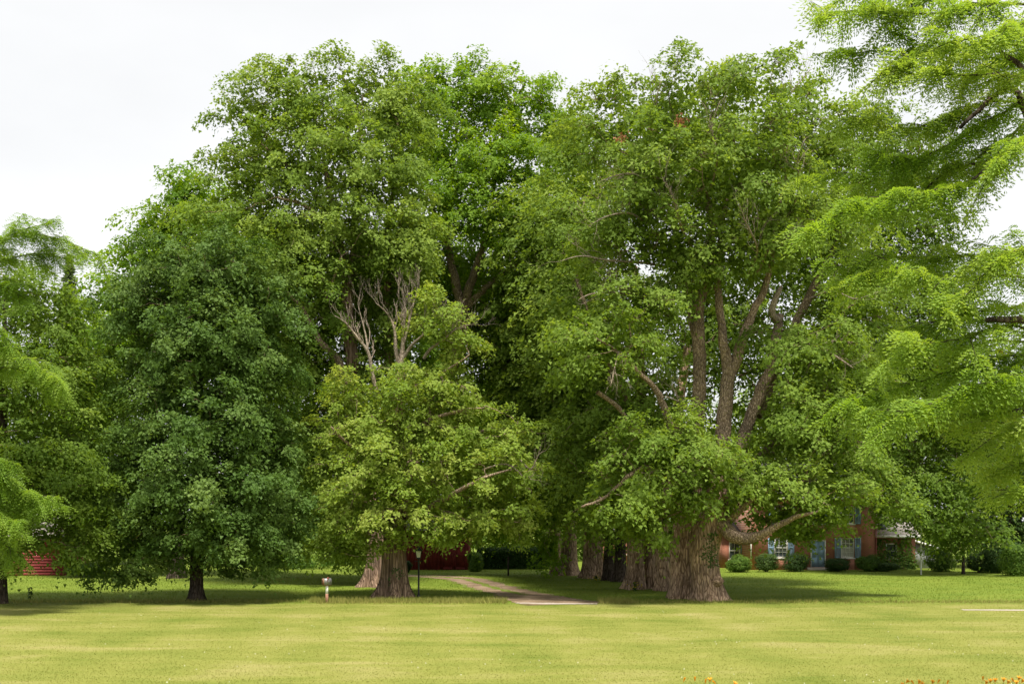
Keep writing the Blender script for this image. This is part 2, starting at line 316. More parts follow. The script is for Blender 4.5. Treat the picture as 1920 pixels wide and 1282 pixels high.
rng0 = np.random.default_rng(5)
def strip(name, pts, z, mat, seed, jit=0.12, grassy=False):
    r = np.random.default_rng(seed); pts = np.asarray(pts, float)
    t = np.linspace(0, len(pts) - 1, 46); i = np.minimum(t.astype(int), len(pts) - 2); fr = (t - i)[:, None]; fr = fr * fr * (3 - 2 * fr) * .5 + fr * .5
    c = pts[i] * (1 - fr) + pts[i + 1] * fr           # x, y, halfwidth
    tg = norm(np.gradient(c[:, :2], axis=0)); nn = np.stack([-tg[:, 1], tg[:, 0]], -1)
    a = c[:, :2] + nn * (c[:, 2:] + r.normal(0, jit, (46, 1))); b = c[:, :2] - nn * (c[:, 2:] + r.normal(0, jit, (46, 1)))
    mm = MB(); K = 12 if grassy else 1; k = np.arange(45)
    for j in range(K):
        f0, f1 = j / K, (j + 1) / K; va = b + (a - b) * f0; vb = b + (a - b) * f1
        mm.v.append(np.concatenate([np.c_[va, np.full(46, z)], np.c_[vb, np.full(46, z)]])); q = np.stack([k, k + 1, k + 47, k + 46][::-1], -1) + mm.n; mm.n += 92
        u = abs((f0 + f1) - 1); tn = (max(0, 1 - abs(u) / .34) * .62 + max(0, (u - .72) / .28) * .62) * np.clip((c[:45, 1] - 54.5) / 5, 0, 1) if grassy else np.zeros(45)
        mm.f[4].append(q); mm.a[4].append(tn)
    return tag(mm.build(name, mat, tint=True), kind='structure'), c
DRV = [(2.6, 51.9, 2.1), (1.5, 54.5, 1.9), (0.45, 59.0, 1.6), (-0.9, 64.5, 1.5), (-2.0, 70.0, 1.45), (-3.2, 75.0, 1.5), (-5.6, 78.5, 1.5), (-9.5, 80.5, 1.4)]
drive, drv_c = strip('driveway', DRV, 0.012, M['gravel'], 3, 0.16, True)
strip('path', [(19.2, 48.55, 0.26), (22, 48.35, 0.34), (26, 48.2, 0.34)], 0.010, M['concrete'], 4, 0.03)
strip('drive_apron', [(0.2, 52.55, 0.22), (2.0, 52.1, 0.42), (3.9, 52.0, 0.2)], 0.018, M['concrete'], 6, 0.06)

def blades(name, mat, xs, ys, h, wd, tint, parent=None, lean=0.5, seed=1):
    r = np.random.default_rng(seed); n = len(xs)
    th = r.uniform(0, np.pi, n); dx, dy = np.cos(th) * wd / 2, np.sin(th) * wd / 2
    lx, ly = r.normal(0, lean, n) * h, r.normal(0, lean, n) * h
    v = np.stack([np.stack([xs - dx, ys - dy, np.zeros(n)], -1), np.stack([xs + dx, ys + dy, np.zeros(n)], -1), np.stack([xs + lx, ys + ly, h], -1)], 1)
    mm = MB(); mm.add(v.reshape(-1, 3), np.arange(3 * n).reshape(-1, 3), tint)
    return tag(mm.build(name, mat, tint=True), kind='stuff')
r = np.random.default_rng(11)
def in_view(xs, ys, mrg=1.5): return np.abs(xs) < ys * 0.452 + mrg
n = 200000; ys = 24 + 30 * r.random(n) ** 1.35; xs = r.uniform(-1, 1, n) * (ys * .452 + 3.5)
tag(blades('lawn_grass', M['blade'], xs, ys, r.uniform(.010, .026, n), r.uniform(.012, .024, n), np.clip(r.normal(.5, .25, n), 0, 1), lean=0.7), 'short mown yellow green grass of the front lawn', 'grass')
n = 80000; ys = r.uniform(53, 90, n); xs = r.uniform(-1, 1, n) * (ys * .452 + 3.5)
dmin = np.min(np.hypot(xs[:, None] - drv_c[None, ::2, 0], ys[:, None] - drv_c[None, ::2, 1]) - drv_c[None, ::2, 2] * 1.0, 1)
di = np.min(np.abs(np.hypot(xs[:, None] - drv_c[None, ::2, 0], ys[:, None] - drv_c[None, ::2, 1])), 1)
k = (dmin > -0.25) | ((di < 0.5) & (ys > 58)); xs, ys = xs[k], ys[k]; n = len(xs)
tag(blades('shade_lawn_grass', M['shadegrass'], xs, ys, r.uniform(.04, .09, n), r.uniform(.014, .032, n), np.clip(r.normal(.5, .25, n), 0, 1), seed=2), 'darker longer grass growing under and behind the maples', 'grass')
n = 26000; xs = r.uniform(-25, 25, n); ys = 53.2 + r.normal(0, .55, n) + (xs < -9) * 0.4
k = ~((xs > -0.2) & (xs < 4.0)) & (r.random(n) < np.where((xs > -9.5) & (xs < 5.6), 1, .35)); xs, ys = xs[k], ys[k]; n = len(xs)
tag(blades('verge_grass', M['tall'], xs, ys, r.uniform(.08, .32, n) * np.where((xs > -9.5) & (xs < 5.6), 1, .6), r.uniform(.015, .035, n), np.clip(r.normal(.65, .25, n), 0, 1), seed=3, lean=.35), 'taller straw coloured grass along the edge of the lawn', 'grass')
n = 600; ys = 24 + 24 * r.random(n) ** 1.6; xs = r.uniform(-1, 1, n) * (ys * .45) + 3; k = np.sin(xs * .9 + 2) + np.sin(ys * .7 + xs * .3) + r.normal(0, .6, n) > .5; xs, ys = xs[k], ys[k]
mm = MB(); tri = []
for x_, y_ in zip(xs, ys):
    q = r.uniform(.012, .022); zz = r.uniform(.03, .06); a_ = r.uniform(0, 6); p_ = np.array([[math.cos(a_ + j * 2.09) * q, math.sin(a_ + j * 2.09) * q, 0] for j in range(3)] + [[0, 0, q * 1.6]]) + (x_, y_, zz); mm.add(p_, [(0, 1, 3), (1, 2, 3), (2, 0, 3)])
tag(mm.build('clover', simple('clover_flower', (0.42, 0.42, 0.30), .8)), 'tiny white clover heads scattered through the mown lawn', 'clover', kind='stuff')

# ------------------------------------------------------------------ foliage and tree builders
def leaf_quads(mb, c, nrm, size, rg, aspect=0.8, tint=None, along=None):
    n = len(c); nrm = norm(nrm)
    t = rg.normal(size=(n, 3)) if along is None else along + rg.normal(0, .35, (n, 3))
    t = norm(t - nrm * (t * nrm).sum(-1, keepdims=True)); b = np.cross(nrm, t)
    s = size[:, None]; sk = rg.uniform(-.25, .25, (n, 1)) * s; lift = nrm * s * rg.uniform(-.08, .12, (n, 1))
    v = np.stack([c - t * s * .42 - b * s * aspect * .60 + lift, c + t * s * .58 + b * sk + np.array([0, 0, -.08]) * s, c - t * s * .30 + b * s * aspect * .60], 1)
    mb.add(v.reshape(-1, 3), np.arange(3 * n).reshape(-1, 3), tint)

def sprays(mb, bough_c, bough_r, bough_t, out, rg, n_spray, n_leaf, size, flat=0.6, upw=0.75, sr=0.38, twig=None, droop=0.25):
    """fans of leaves around each bough; leaves lie in drooping layers that face up and outwards"""
    nb = len(bough_c)
    m_ = np.maximum(3, np.round(n_spray * (bough_r / bough_r.mean()) ** 1.7)).astype(int); ix = np.repeat(np.arange(nb), m_); S_ = len(ix)
    o = out[ix]; br_ = bough_r[ix][:, None]
    d = norm(rg.normal(size=(S_, 3)) + np.array([0, 0, .3])) * rg.random((S_, 1)) ** 0.36
    d = d * .85 + o * ((d * o).sum(-1, keepdims=True) * .5 + .25)
    sp = bough_c[ix] + d * np.array([1, 1, flat]) * br_
    sp[:, 2] -= droop * br_[:, 0] * (d[:, 0] ** 2 + d[:, 1] ** 2)
    pn = norm(np.array([0, 0, upw]) + .5 * o + .35 * d + rg.normal(0, .32, (S_, 3)))
    a = norm(np.cross(pn, rg.normal(size=pn.shape))); b = np.cross(pn, a)
    q = rg.normal(0, .55, (S_, n_leaf, 2)) * sr * (0.6 + 0.9 * rg.random((S_, 1, 1)))
    c = sp[:, None] + a[:, None] * q[..., :1] + b[:, None] * q[..., 1:] + pn[:, None] * rg.normal(0, .08, q[..., :1].shape)
    c[..., 2] -= 0.30 * (q ** 2).sum(-1) / max(sr, .1)
    ln = pn[:, None] + rg.normal(0, .42, c.shape)
    s = size * rg.uniform(.55, 1.3, c.shape[:-1])
    t = bough_t[ix][:, None] + rg.normal(0, .06, (S_, 1)) + rg.normal(0, .08, c.shape[:-1])
    along = norm((c - sp[:, None]) + d[:, None] * .3 + np.array([0, 0, -.15]))
    leaf_quads(mb, c.reshape(-1, 3), ln.reshape(-1, 3), s.ravel(), rg, tint=np.clip(t.ravel(), 0, 1), along=along.reshape(-1, 3))
    if twig is not None:
        st = np.r_[0, np.cumsum(m_)[:-1]]
        for i in range(nb):
            for j in range(min(m_[i], twig[1])): twig[0].append((bough_c[i] - out[i] * .3 * bough_r[i], sp[st[i] + j]))

def bough_points(lobes, d0, rg, spacing, clear=None, front=1.0, inner=0.25, zmin=0.9, tries=15000):
    """points spread over the shell (and some of the inside) of a union of ellipsoids"""
    Cn = np.array([P(l[0], l[1], d0 + l[4]) for l in lobes]); R = np.array([[l[2] * (d0 + l[4]) / F, (l[5] if len(l) > 5 else 0.85) * l[2] * (d0 + l[4]) / F, l[3] * (d0 + l[4]) / F] for l in lobes])
    area = R[:, 0] * R[:, 2] + R[:, 0] * R[:, 1] + R[:, 1] * R[:, 2]
    li = rg.choice(len(lobes), tries, p=area / area.sum())
    u = norm(rg.normal(size=(tries, 3)))
    fr = np.where(rg.random(tries) < inner, rg.uniform(.25, .75, tries), rg.uniform(.72, .95, tries))
    p = Cn[li] + u * fr[:, None] * R[li]
    q = np.linalg.norm((p[:, None] - Cn[None]) / R[None], axis=-1); q[np.arange(tries), li] = 9
    keep = (q.min(1) > .58) & (p[:, 2] > zmin)
    keep &= rg.random(tries) < np.where(u[:, 1] > 0.35, 1 - .55 * front, 1)
    if clear is not None:
        for (x0, y0, x1, y1, dd) in clear:
            px = 960 + p[:, 0] * F / p[:, 1]; py = HY - (p[:, 2] - CH) * F / p[:, 1]
            keep &= ~((px > x0) & (px < x1) & (py > y0) & (py < y1) & (p[:, 1] < d0 + dd))
    p = p[keep]; out = norm(((p - Cn[li[keep]]) / R[li[keep]] ** 2)); ctr = Cn.mean(0)
    sel = np.zeros((0, 3)); so_ = []; 
    P_ = []; cell = {}
    for i, x in enumerate(p):
        kx = tuple((x // spacing).astype(int)); ok = True
        for a in (-1, 0, 1):
            for b in (-1, 0, 1):
                for c in (-1, 0, 1):
                    for y in cell.get((kx[0] + a, kx[1] + b, kx[2] + c), ()):
                        if ((x - y) ** 2).sum() < spacing ** 2: ok = False
        if ok: cell.setdefault(kx, []).append(x); P_.append(i)
    return p[P_], out[P_]

def resample(pts, rad, step):
    pts = np.asarray(pts, float); rad = np.asarray(rad, float)
    # smooth by Catmull-Rom
    n = len(pts); o = []; ro = []
    for i in range(n - 1):
        p0, p1, p2, p3 = pts[max(i - 1, 0)], pts[i], pts[i + 1], pts[min(i + 2, n - 1)]
        k = max(2, int(np.linalg.norm(p2 - p1) / step))
        for t in np.arange(k) / k:
            o.append(.5 * (2 * p1 + (p2 - p0) * t + (2 * p0 - 5 * p1 + 4 * p2 - p3) * t * t + (3 * p1 - p0 - 3 * p2 + p3) * t ** 3)); ro.append(rad[i] * (1 - t) + rad[i + 1] * t)
    o.append(pts[-1]); ro.append(rad[-1]); return np.array(o), np.array(ro)

def grow(seedp, seedr, attr, rg, rtip=0.016, expo=0.46):
    """joins every bough to the nearest sensible wood, trunk outwards; returns tubes (points, radii)"""
    pos = [np.array(x) for x in seedp]; pl = [0.0] * len(pos); par = [-1] * len(pos); rfix = list(seedr)
    dirn = [np.array([0, 0, 1.])] * len(pos)
    n = len(attr); best = np.full(n, 1e9); bi = np.zeros(n, int); done = np.zeros(n, bool)
    def upd(idx):
        a = np.array([pos[i] for i in idx]); l = np.array([pl[i] for i in idx])
        dv = attr[:, None] - a[None]; D = np.linalg.norm(dv, axis=-1)
        cst = D + .30 * l[None] + 0.9 * np.maximum(0, -dv[..., 2] - 0.15 * D) + .15 * np.abs(dv[..., 2])
        j = cst.argmin(1); c = cst[np.arange(n), j]; k = c < best; best[k] = c[k]; bi[k] = np.array(idx)[j[k]]
    upd(list(range(len(pos)))); chains = []
    for _ in range(n):
        i = int(np.where(done, 1e9, best).argmin()); done[i] = True; s = int(bi[i]); p0, p3 = pos[s], attr[i]
        Ld = np.linalg.norm(p3 - p0); 
        c1 = p0 + (norm(p3 - p0) * .6 + dirn[s] * .35 + np.array([0, 0, .12])) * Ld * .38; c2 = p3 - (norm(p3 - p0) * .7 + np.array([0, 0, .35 * (rg.random() - .25)])) * Ld * .33
        k = 6; t = np.linspace(0, 1, k)[:, None]
        pts = (1 - t) ** 3 * p0 + 3 * (1 - t) ** 2 * t * c1 + 3 * (1 - t) * t * t * c2 + t ** 3 * p3
        pts[1:-1] += rg.normal(0, .035 * Ld ** .7, (k - 2, 3))
        ids = [s]
        for q in range(1, k):
            pos.append(pts[q]); par.append(ids[-1]); pl.append(pl[ids[-1]] + Ld / (k - 1)); dirn.append(norm(pts[q] - pts[q - 1])); rfix.append(None); ids.append(len(pos) - 1)
        chains.append(ids); upd(ids[1:])
    wgt = np.zeros(len(pos)); 
    for ids in chains: wgt[ids[-1]] += 1
    for i in range(len(pos) - 1, -1, -1):
        if par[i] >= 0: wgt[par[i]] += wgt[i]
    out = []
    for ids in chains:
        rr = np.array([rtip * max(wgt[i], 1) ** expo for i in ids[1:]]); rr = np.concatenate([[rr[0] * 1.1], rr])
        if rfix[ids[0]] is not None: rr = np.minimum(rr, rfix[ids[0]] * .8)
        rr[-1] = min(rr[-1], rtip * max(wgt[ids[-1]], 1) ** expo)
        out.append((np.array([pos[i] for i in ids]), rr))
    return out

def old_trunk(mb, pts, rad, rg, flutes=7, amp=0.12, flare=0.7, flare_h=1.2, sides=40, step=0.14, rough=0.05):
    """trunk with buttressed foot, fluting and lumps"""
    p, rd = resample(pts, rad, step); th = np.linspace(0, 2 * np.pi, sides, endpoint=False)
    ph = rg.uniform(0, 6.28, 4); h = np.cumsum(np.r_[0, np.linalg.norm(np.diff(p, axis=0), axis=1)])
    fl = np.exp(-h / flare_h)[:, None]
    lob = 1 + amp * (np.sin(flutes * th + ph[0])[None] * .6 + np.sin((flutes // 2 + 1) * th + ph[1])[None] * .6 + .35 * np.sin(2 * flutes * th + ph[2])[None]) * (0.45 + 1.1 * fl)
    lob = lob * (1 + flare * fl * (0.65 + .5 * np.sin((flutes - 2) * th + ph[3])[None]))
    nz = np.array([[mnoise.noise(Vector((math.cos(a) * 1.6 + ph[0], math.sin(a) * 1.6, hh * .55))) + .5 * mnoise.noise(Vector((math.cos(a) * 4 + ph[1], math.sin(a) * 4, hh * 1.1))) for a in th] for hh in h])
    lob = lob * (1 + rough * 1.6 * nz)
    mb.tube(p, rd, sides, True, lob); return p, rd

def dead_wood(mb, pts, rad, rg, n=10, depth=3, ln=1.0, spread=.7, up=.15):
    p, rd = resample(pts, rad, .25); mb.tube(p, rd, 6)
    def rec(p0, dr, r, l, k):
        m_ = 4; q = [p0]; d = dr.copy()
        for _ in range(m_):
            d = norm(d + rg.normal(0, .22, 3) + np.array([0, 0, up * .4])); q.append(q[-1] + d * l / m_)
        mb.tube(np.array(q), np.linspace(r, r * .45, m_ + 1), 4)
        if k > 0:
            for _ in range(rg.integers(2, 4)):
                j = rg.integers(2, m_ + 1); rec(q[j], norm(d + rg.normal(0, spread * .75, 3) + np.array([0, 0, up])), r * .55, l * rg.uniform(.5, .75), k - 1)
    for i in range(n):
        j = int(len(p) * rg.uniform(.35, 1)); j = min(max(j, 1), len(p) - 1); d = norm(p[j] - p[j - 1])
        rec(p[j], norm(d + rg.normal(0, spread, 3) + np.array([0, 0, up])), max(rd[j] * .40, .007), ln * rg.uniform(.6, 1.2), depth - 1)

def tree(name, label, base, d0, trunks, limbs, lobes, leaf, seed, spacing=1.25, n_spray=20, n_leaf=13, size=0.17, br=(0.9, 1.5), bark='bark', limbmat='limb',
         clear=None, front=1.0, inner=.25, group=None, flat=.6, tmean=.5, tvar=.16, twigs=0, zmin=.9, sides=40, flutes=7, amp=.12, flare=.7, flare_h=1.2, cat='tree', upw=.75, sr=.46, rtip=.016, thin=None, step=.16, core=9000, csize=.3):
    rg = np.random.default_rng(seed)
    root = empty(name, (GX(base[0], base[1]), base[1], 0), label, cat, group)
    sp, srd = [], []
    for tr in trunks:
        mb = MB(); pts = [P(a, b, d0 + c) for a, b, c, _ in tr]; pts[0][2] = min(pts[0][2], -0.06)
        p, rd = old_trunk(mb, pts, [q[3] for q in tr], rg, flutes, amp, flare, flare_h, sides, step)
        mb.build('trunk', M[bark], root, smooth=True); sp += list(p[len(p) // 3::2]); srd += list(rd[len(p) // 3::2])
    for lb in limbs:
        mb = MB(); p, rd = resample([P(a, b, d0 + c) for a, b, c, _ in lb], [q[3] for q in lb], .35)
        p[1:-1] += rg.normal(0, .02, p[1:-1].shape)
        lobm = 1 + .26 * np.array([[mnoise.noise(Vector((math.cos(a) + i * .31, math.sin(a), i * .4 + seed))) for a in np.linspace(0, 6.28, 12, endpoint=False)] for i in range(len(p))])
        mb.tube(p, rd, 12, True, lobm); mb.build('limb', M[limbmat], root, smooth=True); sp += list(p[2:]); srd += list(rd[2:])
    c, out = bough_points(lobes, d0, rg, spacing, clear, front, inner, zmin)
    if thin is not None:
        k = np.array([thin(960 + x[0] * F / x[1], HY - (x[2] - CH) * F / x[1]) for x in c]); k = rg.random(len(c)) < k; c, out = c[k], out[k]
    mb = MB()
    for p, rd in grow(np.array(sp), srd, c - out * .25, rg, rtip): mb.tube(p, rd, 6 if rd[0] > .05 else 5, False)
    tw = [] if twigs else None
    cm = MB(); rb = br[0] + (br[1] - br[0]) * rg.random(len(c)) ** 1.5; tb = np.clip(rg.normal(tmean, tvar, len(c)), .02, .98)
    sprays(cm, c, rb, tb, out, rg, n_spray, n_leaf, size, flat, upw, sr, (tw, twigs) if twigs else None)
    if core:                                           # leaves deep inside the crown
        li = rg.choice(len(lobes), core, p=(lambda q: q / q.sum())(np.array([l[2] * l[3] for l in lobes], float)))
        u = norm(rg.normal(size=(core, 3))) * rg.random((core, 1)) ** .5 * .74
        Lb = np.array([(l[0], l[1], l[2], l[3], l[4], l[5] if len(l) > 5 else .85) for l in lobes])[li]; dd = d0 + Lb[:, 4]
        cc = np.stack([(Lb[:, 0] - 960) * dd / F, dd + .4, CH - (Lb[:, 1] - HY) * dd / F], -1) + u * np.stack([Lb[:, 2], Lb[:, 2] * Lb[:, 5], Lb[:, 3]], -1) * (dd / F)[:, None]
        k = cc[:, 2] > zmin
        for (x0, y0, x1, y1, dq) in clear or ():
            px = 960 + cc[:, 0] * F / cc[:, 1]; py = HY - (cc[:, 2] - CH) * F / cc[:, 1]; k &= ~((px > x0) & (px < x1) & (py > y0) & (py < y1) & (cc[:, 1] < d0 + dq))
        if thin is not None:
            k &= np.array([rg.random() < thin(960 + x[0] * F / x[1], HY - (x[2] - CH) * F / x[1]) ** 2 for x in cc])
        cc = cc[k]; leaf_quads(cm, cc, rg.normal(0, .6, cc.shape) + np.array([0, -.2, .7]), csize * rg.uniform(.7, 1.3, len(cc)), rg, .8, np.clip(rg.normal(tmean, .15, len(cc)), 0, 1))
    if twigs:
        a = np.array([x[0] for x in tw]); b = np.array([x[1] for x in tw]); nseg = len(a)
        mid = (a + b) / 2 + rg.normal(0, .06, a.shape); off = norm(np.cross(b - a, rg.normal(size=a.shape))); off2 = norm(np.cross(b - a, off))
        vs = []
        for q, r_ in ((a, .013), (mid, .010), (b, .005)):
            for an in (0, 2.09, 4.19): vs.append(q + (off * math.cos(an) + off2 * math.sin(an)) * r_)
        v = np.stack(vs, 1); f0 = np.array([(i + j, i + (j + 1) % 3, i + 3 + (j + 1) % 3, i + 3 + j) for i in (0, 3) for j in range(3)])
        mb.add(v.reshape(-1, 3), (f0[None] + 9 * np.arange(nseg)[:, None, None]).reshape(-1, 4))
    tag(mb.build('branches', M[limbmat], root, smooth=True), kind='stuff')
    cm.build('crown', M[leaf], root, tint=True)
    return root, rg

# ------------------------------------------------------------------ the old maples along the drive
# right row, first: huge double trunk, open middle with bare limbs
t, rg = tree('old_maple_tree', 'tallest old maple with a huge double trunk and burl beside the drive', (1326, 54.4), 54.4,
    [[(1326, 1126, 0, .72), (1324, 1090, 0, .64), (1320, 1040, 0, .66), (1328, 990, 0, .70), (1342, 955, .1, .58), (1345, 900, .3, .46), (1352, 850, .4, .40)],
     [(1280, 1119, 1.6, .66), (1281, 1080, 1.6, .60), (1280, 1020, 1.6, .62), (1290, 960, 1.5, .58), (1300, 900, 1.3, .42), (1306, 820, 1.2, .34)]],
    [[(1352, 860, .4, .38), (1356, 800, .4, .36), (1362, 740, .4, .34), (1366, 700, .4, .34), (1358, 660, .3, .24), (1352, 600, .2, .20), (1345, 520, .2, .16), (1352, 430, .4, .12), (1370, 330, .8, .08), (1380, 220, 1, .04)],
     [(1364, 712, .4, .28), (1382, 670, .4, .26), (1398, 620, .3, .22), (1425, 560, .2, .18), (1440, 520, 0, .15), (1452, 430, -.5, .11), (1470, 330, -.6, .07), (1480, 230, -.6, .04)],
     [(1306, 830, 1.2, .33), (1310, 740, 1.1, .32), (1312, 680, 1.0, .32), (1308, 610, .9, .30), (1314, 560, .8, .24), (1330, 520, .8, .20), (1335, 440, .8, .16), (1325, 340, .8, .10), (1335, 230, .8, .05)],
     [(1311, 650, 1.0, .24), (1298, 600, 1.3, .20), (1292, 550, 1.5, .18), (1270, 450, 1.8, .12), (1245, 360, 2, .07), (1230, 280, 2, .04)],
     [(1352, 880, .3, .34), (1375, 870, .4, .34), (1395, 820, .6, .32), (1415, 760, .8, .30), (1440, 700, 1, .27), (1455, 640, 1.1, .24), (1462, 590, 1.2, .20)],
     [(1350, 905, .3, .30), (1400, 880, 1.5, .26), (1440, 840, 2, .22), (1500, 800, 2.4, .18), (1550, 770, 2.8, .16), (1575, 745, 3, .10)],
     [(1420, 780, 1.8, .26), (1455, 690, 2.4, .25), (1490, 610, 3, .24), (1525, 540, 3, .20), (1560, 470, 3, .16), (1590, 400, 3, .11), (1620, 320, 3, .06)],
     [(1335, 975, 0, .40), (1360, 990, -.6, .34), (1378, 1006, -1.0, .30), (1400, 1009, -1.2, .27), (1425, 1003, -1.4, .23), (1450, 988, -1.6, .17), (1490, 970, -1.8, .11), (1530, 960, -2.1, .06)],
     [(1345, 960, 0, .26), (1365, 975, -.4, .24), (1378, 965, -.8, .17), (1405, 940, -1.2, .12), (1450, 915, -1.5, .08), (1510, 900, -1.8, .05)],
     [(1300, 900, 1, .26), (1270, 830, -.6, .2), (1235, 740, -1.6, .15), (1205, 705, -2.2, .11), (1160, 660, -3, .07), (1110, 630, -3.6, .05)],
     [(1170, 776, -1.5, .09), (1150, 755, -2.0, .11), (1120, 735, -2.4, .12)][::-1] + [(1215, 830, -.6, .15), (1285, 890, 1, .2)],
     [(1320, 950, -.2, .2), (1270, 900, -1.6, .15), (1200, 880, -2.6, .11), (1130, 935, -3.2, .07), (1090, 950, -3.6, .04)],
     [(1430, 920, 2.5, .12), (1480, 960, 2.8, .13), (1560, 948, 3, .13), (1610, 932, 3.2, .12), (1655, 919, 3.4, .08)]],
    [(1165, 235, 95, 95, 1.5), (1270, 190, 100, 95, 0), (1400, 165, 110, 85, 0), (1490, 230, 85, 110, 1), (1560, 280, 70, 85, 2), (1240, 330, 130, 110, -1), (1390, 320, 130, 110, -1.5),
     (1160, 430, 110, 100, 0), (1290, 470, 110, 90, -1), (1440, 450, 120, 100, -1), (1550, 430, 90, 100, 2), (1125, 640, 100, 68, -2.8), (1210, 560, 70, 60, -1.4), (1510, 620, 110, 90, 0),
     (1590, 560, 90, 100, 2.5), (1250, 850, 125, 72, -2.4), (1160, 930, 90, 55, -2.6), (1290, 940, 60, 35, -2.2), (1500, 800, 120, 95, -.6), (1600, 740, 90, 110, 2.2), (1430, 900, 90, 60, -1.4), (1520, 915, 105, 58, -1), (1600, 880, 90, 70, 2.5), (1215, 985, 70, 45, -1.8), (1480, 972, 62, 34, .2), (1525, 998, 40, 26, .4), (1570, 960, 55, 30, 1), (1690, 950, 45, 30, 2), (1345, 885, 70, 48, -2.0), (1425, 975, 40, 16, 1), (1495, 1000, 52, 20, 1.5), (1560, 975, 50, 18, 1.5)],
    'maple', 101, spacing=1.20, n_spray=19, n_leaf=16, size=.165, br=(0.39, 1.38), twigs=10, front=1.0, inner=.22, rtip=.015, amp=.09, flare=.38, flare_h=.7, tmean=.45, tvar=.11,
    clear=[(1290, 520, 1425, 800, .9), (1432, 525, 1478, 640, 1), (1385, 640, 1475, 850, 1.2), (1250, 965, 1362, 1130, 3), (1362, 985, 1470, 1050, 3), (1480, 460, 1570, 620, 2.6), (1530, 730, 1590, 790, 2.6), (1560, 915, 1655, 940, 2.6), (1562, 992, 1645, 1080, 9), (1600, 955, 1645, 1080, 9), (1395, 1000, 1432, 1060, 9)], core=24000, csize=.27, thin=lambda px, py: .66 if py < 230 else (.80 if py < 520 else 1))
RT1 = t
mb = MB(); th = np.linspace(0, np.pi, 7); c0 = P(1340, 1088, 54.4) + np.array([0, -.42, 0])
mb.lathe([(  .36 * math.sin(a) * (1 + .1 * math.sin(5 * a)), -.30 * math.cos(a)) for a in th], 14, c0); mb.build('burl', M['bark'], t, smooth=True)
def deadpart(root, d0, pts, rg, **kw):
    mb = MB(); dead_wood(mb, [P(a, b, d0 + c) for a, b, c, _ in pts], [q[3] for q in pts], rg, **kw); o = mb.build('dead_branch', M['dead'], root, smooth=True); return o
deadpart(t, 54.4, [(1462, 600, .8, .17), (1447, 590, .4, .18), (1452, 565, .2, .16), (1461, 545, .1, .13), (1466, 535, .1, .04)], rg, n=0)
deadpart(t, 54.4, [(1250, 545, .2, .08), (1200, 555, -1, .06), (1150, 548, -1.8, .05), (1105, 552, -2.4, .035), (1085, 562, -2.6, .015)], rg, n=16, ln=.9, depth=3)
deadpart(t, 54.4, [(1250, 500, .5, .07), (1200, 492, -.6, .06), (1140, 488, -1.6, .05), (1090, 480, -2.4, .03), (1050, 490, -3, .012)], rg, n=10, ln=1.0)
deadpart(t, 54.4, [(1235, 335, -1, .06), (1200, 325, -2, .05), (1160, 328, -2.6, .035), (1125, 340, -3, .012)], rg, n=9, ln=.9)
deadpart(t, 54.4, [(1420, 510, -.5, .09), (1440, 470, -1.6, .07), (1465, 455, -2.2, .05), (1490, 450, -2.6, .02)], rg, n=9, ln=.9)
deadpart(t, 54.4, [(1480, 640, .4, .10), (1530, 648, -.6, .08), (1570, 670, -1.2, .055), (1600, 690, -1.6, .025)], rg, n=7, ln=.9)
deadpart(t, 54.4, [(1305, 780, .8, .06), (1285, 760, -.6, .045), (1262, 748, -1.6, .03), (1240, 742, -2.2, .012)], rg, n=10, ln=.8)
deadpart(t, 54.4, [(1160, 660, -3.2, .05), (1150, 700, -4, .035), (1145, 725, -4.2, .02)], rg, n=8, ln=.7, up=-.3)
for pts, n_, l_ in (([(1215, 420, -.5, .06), (1180, 400, -2, .05), (1140, 405, -3.2, .03), (1110, 420, -3.8, .012)], 9, 1.0), ([(1400, 520, -.5, .07), (1420, 470, -2.4, .055), (1400, 420, -3.8, .035), (1385, 380, -4.4, .012)], 10, 1.0),
        ([(1300, 470, -.5, .07), (1275, 420, -2.4, .05), (1262, 370, -3.6, .03), (1240, 330, -4.2, .012)], 10, 1.0), ([(1480, 400, -.5, .06), (1500, 350, -2, .045), (1495, 300, -3, .03), (1510, 260, -3.4, .012)], 9, 1.0),
        ([(1520, 560, 1, .07), (1560, 545, -.6, .05), (1600, 560, -1.4, .03), (1625, 555, -1.8, .012)], 8, .9), ([(1330, 360, -.8, .06), (1345, 300, -2.2, .045), (1335, 240, -3, .03), (1350, 190, -3.2, .012)], 9, 1.0),
        ([(1250, 250, 0, .05), (1230, 200, -1.2, .035), (1240, 150, -1.6, .012)], 9, .9), ([(1450, 240, 0, .05), (1480, 180, -.8, .03), (1520, 130, -1, .012)], 9, .9)):
    deadpart(t, 54.4, pts, rg, n=n_, ln=l_, depth=3, spread=.5, up=.25)
for (a, b) in ((1165, 262), (1276, 231), (1030, 735)):
    mb = MB(); c = P(a, b, 51.5)[None] + rg.normal(0, .14, (60, 3)); leaf_quads(mb, c, rg.normal(size=(60, 3)), rg.uniform(.09, .17, 60), rg, tint=rg.random(60))
    if a != 1030: mb.build('dead_leaves', M['dead_leaf'], t, tint=True)
# ivy creeping on the trunk
def ivy(root, d, pts, rg, n=240, wd=.18, size=.085, off=.72):
    p, _ = resample([P(a, b, d) for a, b in pts], [1] * len(pts), .1); i = rg.integers(0, len(p), n)
    c = p[i] + np.stack([rg.normal(0, wd, n), -off + rg.normal(0, .05, n), rg.normal(0, .06, n)], -1)
    mb = MB(); leaf_quads(mb, c, np.array([0, -1, .5]) + rg.normal(0, .35, (n, 3)), rg.uniform(.7, 1.3, n) * size, rg, .95, np.clip(rg.normal(.5, .2, n), 0, 1)); mb.build('ivy', M['ivy'], root, tint=True)
ivy(t, 54.4, [(1330, 1000), (1326, 1020), (1322, 1040), (1333, 1060)], rg, 200, .2)

